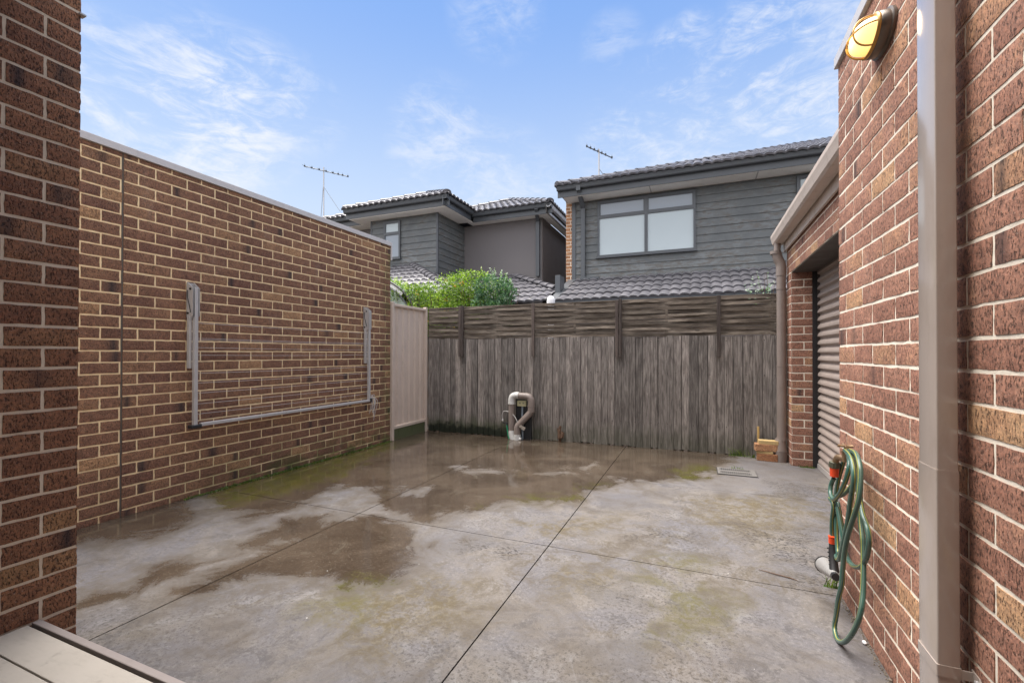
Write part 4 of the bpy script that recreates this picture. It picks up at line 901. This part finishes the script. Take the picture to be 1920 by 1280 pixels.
for k in range(16):
    x = -3.0+random.gauss(0, .12); mb.tube([(x, 6.85, 0), (x+random.gauss(0, .05), 6.8, 1.5), (x+random.gauss(0, .12), 6.76, 2.3)], [.012, .008, .003], 5, cap=False)
mb.build('stems', M_stem, t)
t = empty('sapling', (.85, 6.75, 0), 'thin pale green sapling poking over the fence next to the garage downpipe', 'sapling')
hm = MB()
for k in range(16): spray(hm, (.80+random.gauss(0, .10), 6.7+random.gauss(0, .1), 1.85+random.uniform(0, .22)), random.uniform(.1, .32), 7, .034)
hm.build('foliage', M_leaf2, t, attr=True)
mb = MB()
for k in range(5): mb.tube([(.86, 6.75, 0), (.86+random.gauss(0, .04), 6.72, 1.5), (.82+random.gauss(0, .1), 6.7, 2.3)], [.008, .005, .0015], 5, cap=False)
mb.build('stems', M_stem, t)

# curved canopy
t = empty('canopy', (-5.05, 6.9, 0), 'arched grey green glass canopy with a dark rim behind the steel fence panel', 'canopy')
def arcp(r, y, k=12, cx=-5.55, cz=1.63): return [(cx+r*1.06*math.sin(R(a)), y, cz+r*math.cos(R(a))) for a in [i*90/k for i in range(k+1)]]
M_cg = glass_mat('grey_green_glass', (.22, .27, .235), .15)
vs = arcp(.86, 6.62)+[(-5.55, 6.62, 1.63)]; MB().add(vs, [tuple(range(len(vs)))]).build('end_pane', M_cg, t)
a, b = arcp(.965, 6.60), arcp(.965, 7.5); n = len(a); mb = MB().add(a+b, [(i, i+1, n+i+1, n+i) for i in range(n-1)])
mb.build('roof_sheet', M_cg, t)
MB().tube(arcp(.985, 6.60), .019, 8).build('rim', M_blk, t, smooth=True)
MB().tube(arcp(.885, 6.61), .016, 8).build('inner_rim', M_char, t, smooth=True)
a, b = arcp(.905, 6.612, 12), arcp(.965, 6.612, 12); MB().add(a[:7]+b[:7], [(i, i+1, 8+i, 7+i) for i in range(6)]).build('white_seal', M_white, t)
MB().box((-6.4, 6.62, 0), (-4.6, 7.5, 1.9)).build('shed_wall', M_rendb, t)
# vent with domed cap
t = empty('vent_pipe', (-2.024, 6.4, 0), 'white dome-capped vent pipe just showing over the slatted fence top', 'vent')
MB().tube([(-2.024, 6.4, 0), (-2.024, 6.4, 1.96)], .045, 16).build('pipe', M_white, t, smooth=True)
mb = MB(); n = 16; rings = [(.062, 1.955), (.062, 2.03), (.056, 2.062), (.040, 2.085), (.018, 2.097), (.001, 2.10)]
vs = [(-2.024+r_*math.cos(2*math.pi*i/n), 6.4+r_*math.sin(2*math.pi*i/n), z) for r_, z in rings for i in range(n)]
mb.add(vs, [(k*n+i, k*n+(i+1) % n, (k+1)*n+(i+1) % n, (k+1)*n+i) for k in range(len(rings)-1) for i in range(n)]); mb.build('dome_cap', M_white, t, smooth=True)

# ------------------------------------------------------------------ roofs
def tile_face(origin, ud, vd, L, H, slope, clips, name, parent):
    """corrugated tile courses; origin at the eave, ud along the eave, vd (horizontal) up the slope"""
    o = Vector(origin); ud = Vector(ud); vd = Vector(vd); cs_ = 1/math.sqrt(1+slope*slope); up = (vd+Vector((0, 0, slope)))*cs_; nr = ud.cross(up).normalized()
    if nr.z < 0: nr = -nr
    course = .42; roll = .19; n = int(L/(roll/6)); vs = []; fs = []
    nrow = int(H/cs_/course)+1
    prof = []
    for i in range(n+1):
        u = i*roll/6; ph = (u % roll)/roll; prof.append((u, 0.034*abs(math.sin(math.pi*ph))**.7+.004*math.sin(2*math.pi*ph)))
    for r_ in range(nrow):
        v0 = r_*course-.03; v1 = v0+course+.02; j = random.uniform(-.002, .002); base = len(vs)
        for (vv, lift, thick) in ((v0, -.004, 0), (v0, .040, 1), (v0+.02, .044, 1), (v1, .006, 1)):
            for u, h in prof:
                tj = .0016*math.sin(u/.33//1*12.9+r_*7.7)
                vs.append(o+ud*u+up*(vv+tj*2)+nr*(lift+h*(1 if thick else .95)+j+tj))
        m = n+1
        for a in range(3):
            for i in range(n): fs.append((base+a*m+i, base+a*m+i+1, base+(a+1)*m+i+1, base+(a+1)*m+i))
    import bmesh
    me = bpy.data.meshes.new(name); me.from_pydata([tuple(v) for v in vs], [], fs)
    bm = bmesh.new(); bm.from_mesh(me)
    for (co, no) in clips: bmesh.ops.bisect_plane(bm, geom=bm.verts[:]+bm.edges[:]+bm.faces[:], plane_co=co, plane_no=no, clear_outer=True)
    bm.to_mesh(me); bm.free(); me.materials.append(M_tile)
    me.polygons.foreach_set('use_smooth', [True]*len(me.polygons))
    try: me.set_sharp_from_angle(angle=R(50))
    except Exception: pass
    ob = bpy.data.objects.new(name, me); C.objects.link(ob); ob.parent = parent; return ob
def caps(p, q, parent, r_=.085):
    p, q = Vector(p), Vector(q); L = (q-p).length; n = max(1, int(L/.34)); d = (q-p).normalized(); mb = MB(); up = Vector((0, 0, 1)); sd_ = d.cross(up).normalized(); u2 = sd_.cross(d)
    for k in range(n):
        a = p+d*(k*L/n); b = a+d*(L/n+.03); vs = []
        for (c_, rr, lf) in ((a, r_*1.08, .03), (b, r_*.92, .012)):
            for i in range(9): an = math.pi*i/8; vs.append(c_+sd_*math.cos(an)*rr*1.25+u2*(math.sin(an)*rr*.8+lf-.01))
        mb.add(vs, [(i, i+1, 9+i+1, 9+i) for i in range(8)]+[tuple(range(9))])
    mb.build('ridge_caps', M_tile, parent)
def hip_roof(parent, x0, x1, y0, z, slope, faces='flr', H=4.0, capl=True, capr=True, extra=[], ylim=None):
    s2 = math.sqrt(.5)
    if 'f' in faces:
        cl = [((x0, y0, 0), (-s2, s2, 0)), ((x1, y0, 0), (s2, s2, 0))]+extra
        tile_face((x0, y0, z), (1, 0, 0), (0, 1, 0), x1-x0, min(H, (x1-x0)/2), slope, cl, 'roof_tiles', parent)
    W = (x1-x0)/2
    if 'r' in faces:
        D = H*2; tile_face((x1, y0, z), (0, 1, 0), (-1, 0, 0), D, min(H, W), slope, [((x1, y0, 0), (-s2, -s2, 0))]+extra, 'roof_tiles', parent)
    if 'l' in faces:
        D = H*2; tile_face((x0, y0, z), (0, 1, 0), (1, 0, 0), D, min(H, W), slope, [((x0, y0, 0), (s2, -s2, 0))]+extra, 'roof_tiles', parent)
    t_ = min(H, W)
    if capl: caps((x0+.02, y0+.02, z+.035), (x0+t_, y0+t_, z+slope*t_+.035), parent)
    if capr: caps((x1-.02, y0+.02, z+.035), (x1-t_, y0+t_, z+slope*t_+.035), parent)
    if capl and capr and H >= W: caps((x0+W, y0+W, z+slope*W+.035), (x0+W, y0+W+4, z+slope*W+.035), parent)
def eave(mbg, mbf, p, q, out, zt):
    """gutter with its top at zt plus a fascia behind; p, q on the wall-side line of the gutter"""
    mbg.prism([(a, b-.11) for a, b in gutter_profile(.115, .11)], (p[0], p[1], zt), (q[0], q[1], zt), side=out)
    o = Vector(out)*.001; i_ = Vector(out)*-.022
    a, b = Vector((p[0], p[1], 0)), Vector((q[0], q[1], 0))
    vs = [a+o*-1, b+o*-1, b+i_, a+i_]
    mbf.add([(v.x, v.y, z) for z in (zt-.255, zt-.02) for v in vs], [(0, 3, 2, 1), (4, 5, 6, 7), (0, 1, 5, 4), (1, 2, 6, 5), (2, 3, 7, 6), (3, 0, 4, 7)])
def cladding(name, parent, p, ud, out, L, z0, z1, pitch=.176, th=.016):
    mb = MB(); ud = Vector(ud); o = Vector(out); p = Vector(p); z = z0; k = 0
    while z < z1-.01:
        t_ = min(z1, z+pitch); a = p+ud*0; b = p+ud*L
        prof = [(0.001, z), (th+.007, z), (th+.006, z+.006), (.006, t_), (.001, t_)]
        vs = [a+o*n_+Vector((0, 0, h)) for n_, h in prof]+[b+o*n_+Vector((0, 0, h)) for n_, h in prof]
        mb.add(vs, [(i, (i+1) % 5, 5+(i+1) % 5, 5+i) for i in range(5)]+[(4, 3, 2, 1, 0), (5, 6, 7, 8, 9)]); z += pitch; k += 1
    return mb.build(name, M_board, parent)
def window(parent, x0, x1, y, z0, z1, rows, cols, mats):
    """frame proud of the cladding at plane y, panes set back in it; rows: list of z splits, cols: x splits"""
    f = MB(); w_ = .045; fr = y-.060; bk = y-.002
    xs = [x0]+cols+[x1]; zs = [z0]+rows+[z1]
    f.box((x0, fr, z1-w_), (x1, bk, z1)).box((x0, fr, z0), (x1, bk, z0+w_))
    f.box((x0, fr, z0+w_), (x0+w_, bk, z1-w_)).box((x1-w_, fr, z0+w_), (x1, bk, z1-w_))
    for c_ in cols: f.box((c_-.035, fr, z0+w_), (c_+.035, bk, z1-w_))
    for r_ in rows:
        for i in range(len(xs)-1):
            a = xs[i]+(w_ if i == 0 else .035); b = xs[i+1]-(w_ if i == len(xs)-2 else .035); f.box((a, fr+.002, r_-.03), (b, bk, r_+.03))
    f.box((x0-.03, fr-.03, z0-.03), (x1+.03, bk, z0-.0005))
    fo = f.build('window', M_char, parent)
    sm = MB()
    for i in range(len(xs)-1):
        for j in range(len(zs)-1):
            a = xs[i]+(w_ if i == 0 else .035); b = xs[i+1]-(w_ if i == len(xs)-2 else .035)
            c_ = zs[j]+(w_ if j == 0 else .03); d = zs[j+1]-(w_ if j == len(zs)-2 else .03)
            MB().box((a-.004, y-.030, c_-.004), (b+.004, y-.022, d+.004)).build('pane', mats[j], fo)
            if j == len(zs)-2:
                q = .022; f2 = MB().box((a, fr+.008, c_), (a+q, y-.031, d)).box((b-q, fr+.008, c_), (b, y-.031, d)).box((a+q, fr+.008, c_), (b-q, y-.031, c_+q)).box((a+q, fr+.008, d-q), (b-q, y-.031, d)); f2.build('sash', M_char, fo)

# ------------------------------------------------------------------ right house
t = empty('house', (2, 10.9, 0), 'two-storey blue grey weatherboard house on the right with a wide four-pane window', 'house')
YW = 10.9
MB().box((-2.89, YW, 0), (9, 19, 4.985)).build('wall', M_rend, t)
cladding('weatherboards', t, (-2.80, YW, 0), (1, 0, 0), (0, -1, 0), 11.8, 3.02, 4.98)
MB().box((-2.893, YW-.035, 2.9), (-2.80, YW-.0005, 4.98)).build('corner_trim', M_char, t)
mb = MB(); brickrun(mb, lambda u, n, z: (u, YW-.012-n, z), -3.05, -2.896, 2.3, 5.03, 3.0, (-3.05, -3.17), depth=.03, mdepth=.09); mb.build('brick_return', [M_bo, M_mr], t, attr=True)
window(t, -2.25, -.045, YW, 3.575, 4.925, [4.535], [-1.115], [M_blind, M_sheer])
window(t, 1.90, 3.6, YW, 3.575, 4.925, [4.535], [2.75], [M_blind, M_blind])
gt, ft = MB(), MB(); eave(gt, ft, (-3.13, 10.43), (9, 10.43), (0, -1, 0), 5.25); gt.build('gutter', M_char, t); ft.build('fascia', M_char, t)
gt, ft = MB(), MB(); eave(gt, ft, (-3.02, 10.43), (-3.02, 18), (-1, 0, 0), 5.25); gt.build('gutter', M_char, t); ft.build('fascia', M_char, t)
MB().box((-3.0, 10.455, 4.992), (9, YW+.1, 5.006)).build('soffit', M_sof, t)
M_sj = simple('soffit_strip', (.45, .43, .4), .7)
for x in (-1.0, 1.15, 3.6): MB().box((x-.012, 10.456, 4.986), (x+.012, YW-.03, 4.9915)).build('soffit_joint', M_sj, t)
hip_roof(t, -3.14, 14.0, 10.31, 5.235, .414, 'fl', H=8, capr=False)
MB().prism([(-.05, -.04), (.05, -.04), (.05, .04), (-.05, .04)], (-2.60, YW-.07, 3.04), (-2.60, YW-.07, 4.80), up=(0, 1, 0), side=(1, 0, 0)).prism([(-.05, -.04), (.05, -.04), (.05, .04), (-.05, .04)], (-2.60, 10.36, 5.14), (-2.60, YW-.07, 4.80), side=(1, 0, 0)).build('downpipe', M_char, t)
MB().box((-2.60-.05, 10.32, 5.08), (-2.55, 10.40, 5.255)).build('rainhead', M_char, t)
MB().box((-2.66, YW-.16, 3.045), (-2.2, YW-.03, 3.10)).build('spreader', M_char, t)
# lower skirt roof
tile_face((-2.80, 9.17, 2.345), (1, 0, 0), (0, 1, 0), 9.0, 1.8, .405, [((0, YW-.02, 0), (0, 1, 0))], 'roof_tiles', t)
gt, ft = MB(), MB(); eave(gt, ft, (-2.93, 9.26), (6, 9.26), (0, -1, 0), 2.352); gt.build('gutter', M_char, t); ft.build('fascia', M_char, t)
MB().box((-2.9, 9.6, 0), (6, YW-.01, 2.2)).build('lower_wall', M_rendb, t)
mb = MB(); mb.add([(-2.985, 9.15, 2.37), (-2.80, 9.15, 2.37), (-2.80, YW-.03, 3.08), (-2.985, YW-.03, 3.08), (-2.985, 9.15, 2.0), (-2.80, 9.15, 2.0), (-2.80, YW-.03, 2.6), (-2.985, YW-.03, 2.6)], [(0, 1, 2, 3), (0, 4, 5, 1), (0, 3, 7, 4), (1, 5, 6, 2)]); mb.build('boundary_flashing', M_char, t)
MB().box((-2.985, 9.75, 2.55), (-2.87, 10.1, 3.01)).build('parapet_end', M_char, t, bev=.004)
MB().box((-2.8, YW-.05, 3.0), (9, YW-.026, 3.055)).build('apron_flashing', M_char, t)

# ------------------------------------------------------------------ left house
t = empty('house', (-6.5, 10.4, 0), 'two-storey grey house behind the hedge with a boarded box bay and dark rendered wing', 'house')
XA, XB_, YB_, YW2 = -8.70, -6.46, 10.4, 11.9
MB().box((XA, YB_, 0), (XB_-.03, 18, 5.04)).build('bay_wall', M_rend, t)
cladding('weatherboards', t, (XA+.03, YB_, 0), (1, 0, 0), (0, -1, 0), XB_-XA-.085, 2.0, 5.035)
cladding('weatherboards', t, (XB_-.03, YB_+.02, 0), (0, 1, 0), (1, 0, 0), YW2-YB_-.03, 2.0, 5.035)
MB().box((XB_-.055, YB_-.030, 2.0), (XB_+.0, YB_+.018, 5.035)).build('corner_trim', M_char, t)
MB().box((XA-.01, YB_-.03, 2.0), (XA+.03, YB_-.0005, 5.035)).build('corner_trim', M_char, t)
window(t, -8.23, -7.67, YB_, 3.90, 4.96, [4.60], [], [M_sheer, M_blind])
MB().box((XB_-.028, YW2, 0), (-4.03, 18, 5.04)).build('wing_wall', M_rend, t)
MB().box((-4.0295, YW2+.002, 0), (-4.010, 18, 5.04)).build('side_render', M_rendb, t)
MB().box((-14, 11.0, 0), (XA-.002, 18, 5.03)).build('far_wall', M_rend, t)
gt, ft = MB(), MB(); zt = 5.315
eave(gt, ft, (-9.30, 10.02), (-5.90, 10.02), (0, -1, 0), zt); eave(gt, ft, (-6.015, 9.905), (-6.015, 11.44), (1, 0, 0), zt)
eave(gt, ft, (-6.0, 11.54), (-3.62, 11.54), (0, -1, 0), zt-.035)
eave(gt, ft, (-14, 10.57), (-9.0, 10.57), (0, -1, 0), zt)
gt.build('gutter', M_char, t); ft.build('fascia', M_char, t)
gt, ft = MB(), MB(); eave(gt, ft, (-3.74, 11.43), (-3.74, 18), (1, 0, 0), zt-.035); gt.build('side_gutter', M_white, t); ft.build('side_fascia', M_brown, t)
MB().box((-3.738, 11.56, 5.02), (-3.700, 18, 5.06)).build('side_trim', M_white, t)
MB().box((-9.2, 10.045, 5.045), (-6.04, 10.6, 5.062)).box((-6.7, 10.6, 5.045), (-6.04, 11.56, 5.062)).box((-6.2, 11.565, 5.0425), (-3.76, 12.0, 5.0445)).box((-3.995, 12.0, 5.0425), (-3.762, 18, 5.0445)).box((-14, 10.6, 5.045), (-8.75, 11.1, 5.058)).build('soffit', M_sof, t)
hip_roof(t, -9.32, -5.89, 9.90, 5.305, .44, 'flr', H=1.72)
hip_roof(t, -7.70, -3.62, 11.42, 5.27, .45, 'flr', H=2.04)
hip_roof(t, -10.62, -7.0, 10.45, 5.305, .43, 'fl', H=1.8, capr=False)
MB().prism([(-.05, -.04), (.05, -.04), (.05, .04), (-.05, .04)], (-4.13, YW2-.05, 3.40), (-4.13, YW2-.05, 4.95), up=(0, 1, 0), side=(1, 0, 0)).prism([(-.05, -.04), (.05, -.04), (.05, .04), (-.05, .04)], (-4.05, 11.46, 5.19), (-4.13, YW2-.05, 4.93), side=(1, 0, 0)).build('downpipe', M_char, t)
# lower roofs
tile_face((-9, 9.17, 2.36), (1, 0, 0), (0, 1, 0), 7.0, 2.8, .395, [((-2.985, 0, 0), (1, 0, 0)), ((0, YW2-.01, 0), (0, 1, 0)), ((-2.20, 9.17, 0), (.7071, .7071, 0))], 'roof_tiles', t)
tile_face((-2.20, 9.17, 2.36), (0, 1, 0), (-1, 0, 0), 8.0, 3, .395, [((-2.985, 0, 0), (1, 0, 0)), ((-4.009, 0, 0), (-1, 0, 0)), ((-2.20, 9.17, 0), (-.7071, -.7071, 0))], 'roof_tiles', t)
caps((-3.02, 9.99, 2.36+.395*.82+.05), (-4.80, 11.77, 2.36+.395*2.6+.05), t)
MB().box((-6.4, 9.5, 0), (-3.0, YW2-.02, 2.2)).build('lower_wall', M_rendb, t)
hip_roof(t, -11.0, -4.17, 7.30, 2.36, .414, 'fr', H=3.3, capl=False, extra=[((0, YB_-.03, 0), (0, 1, 0))])
gt, ft = MB(), MB(); eave(gt, ft, (-11, 7.4), (-4.15, 7.4), (0, -1, 0), 2.36); gt.build('gutter', M_char, t)

# ------------------------------------------------------------------ antennas
def antenna(label, base, top, b0, b1, elems, braces):
    t = empty('roof_antenna', base, label, 'antenna')
    MB().tube([base, top], .018, 8).build('mast', M_alu, t, smooth=True)
    MB().tube([b0, b1], .013, 6).build('boom', M_blk, t)
    mb = MB(); p, q = Vector(b0), Vector(b1); d = (q-p).normalized(); s_ = Vector((-d.y, d.x, 0)).normalized()
    for f, L in elems:
        c_ = p.lerp(q, f); mb.tube([c_-s_*L*.5, c_+s_*L*.5], .004, 5).box(tuple(c_-Vector((.018, .018, .015))), tuple(c_+Vector((.018, .018, .035))))
        mb.tube([c_, c_+Vector((0, 0, .09))], .003, 4)
    mb.build('elements', M_blk, t)
    mb = MB()
    for a, b in braces: mb.tube([a, b], .007, 6)
    if braces: mb.build('brace', M_char, t)
antenna('tall television antenna with two bracing struts at the left end of the roofs', (-11.62, 11.5, 5.0), (-11.632, 11.5, 7.50), (-12.278, 11.3, 7.56), (-10.779, 11.7, 7.13), [(0, .30), (.17, .28), (.34, .26), (.5, .25), (.66, .22), (.78, .14), (.88, .12), (1, .10)], [((-11.64, 11.5, 6.85), (-10.80, 11.4, 5.86)), ((-11.65, 11.5, 6.85), (-11.45, 11.2, 5.6))])
antenna('small television antenna on a short mast over the right house roof', (-2.348, 11.5, 5.6), (-2.348, 11.5, 6.50), (-2.64, 11.4, 6.576), (-2.035, 11.6, 6.266), [(0, .07), (.15, .07), (.3, .08), (.45, .08), (.6, .09), (.75, .10), (1, .12)], [((-2.348, 11.5, 6.0), (-2.22, 11.5, 5.8))])
fix_parents()
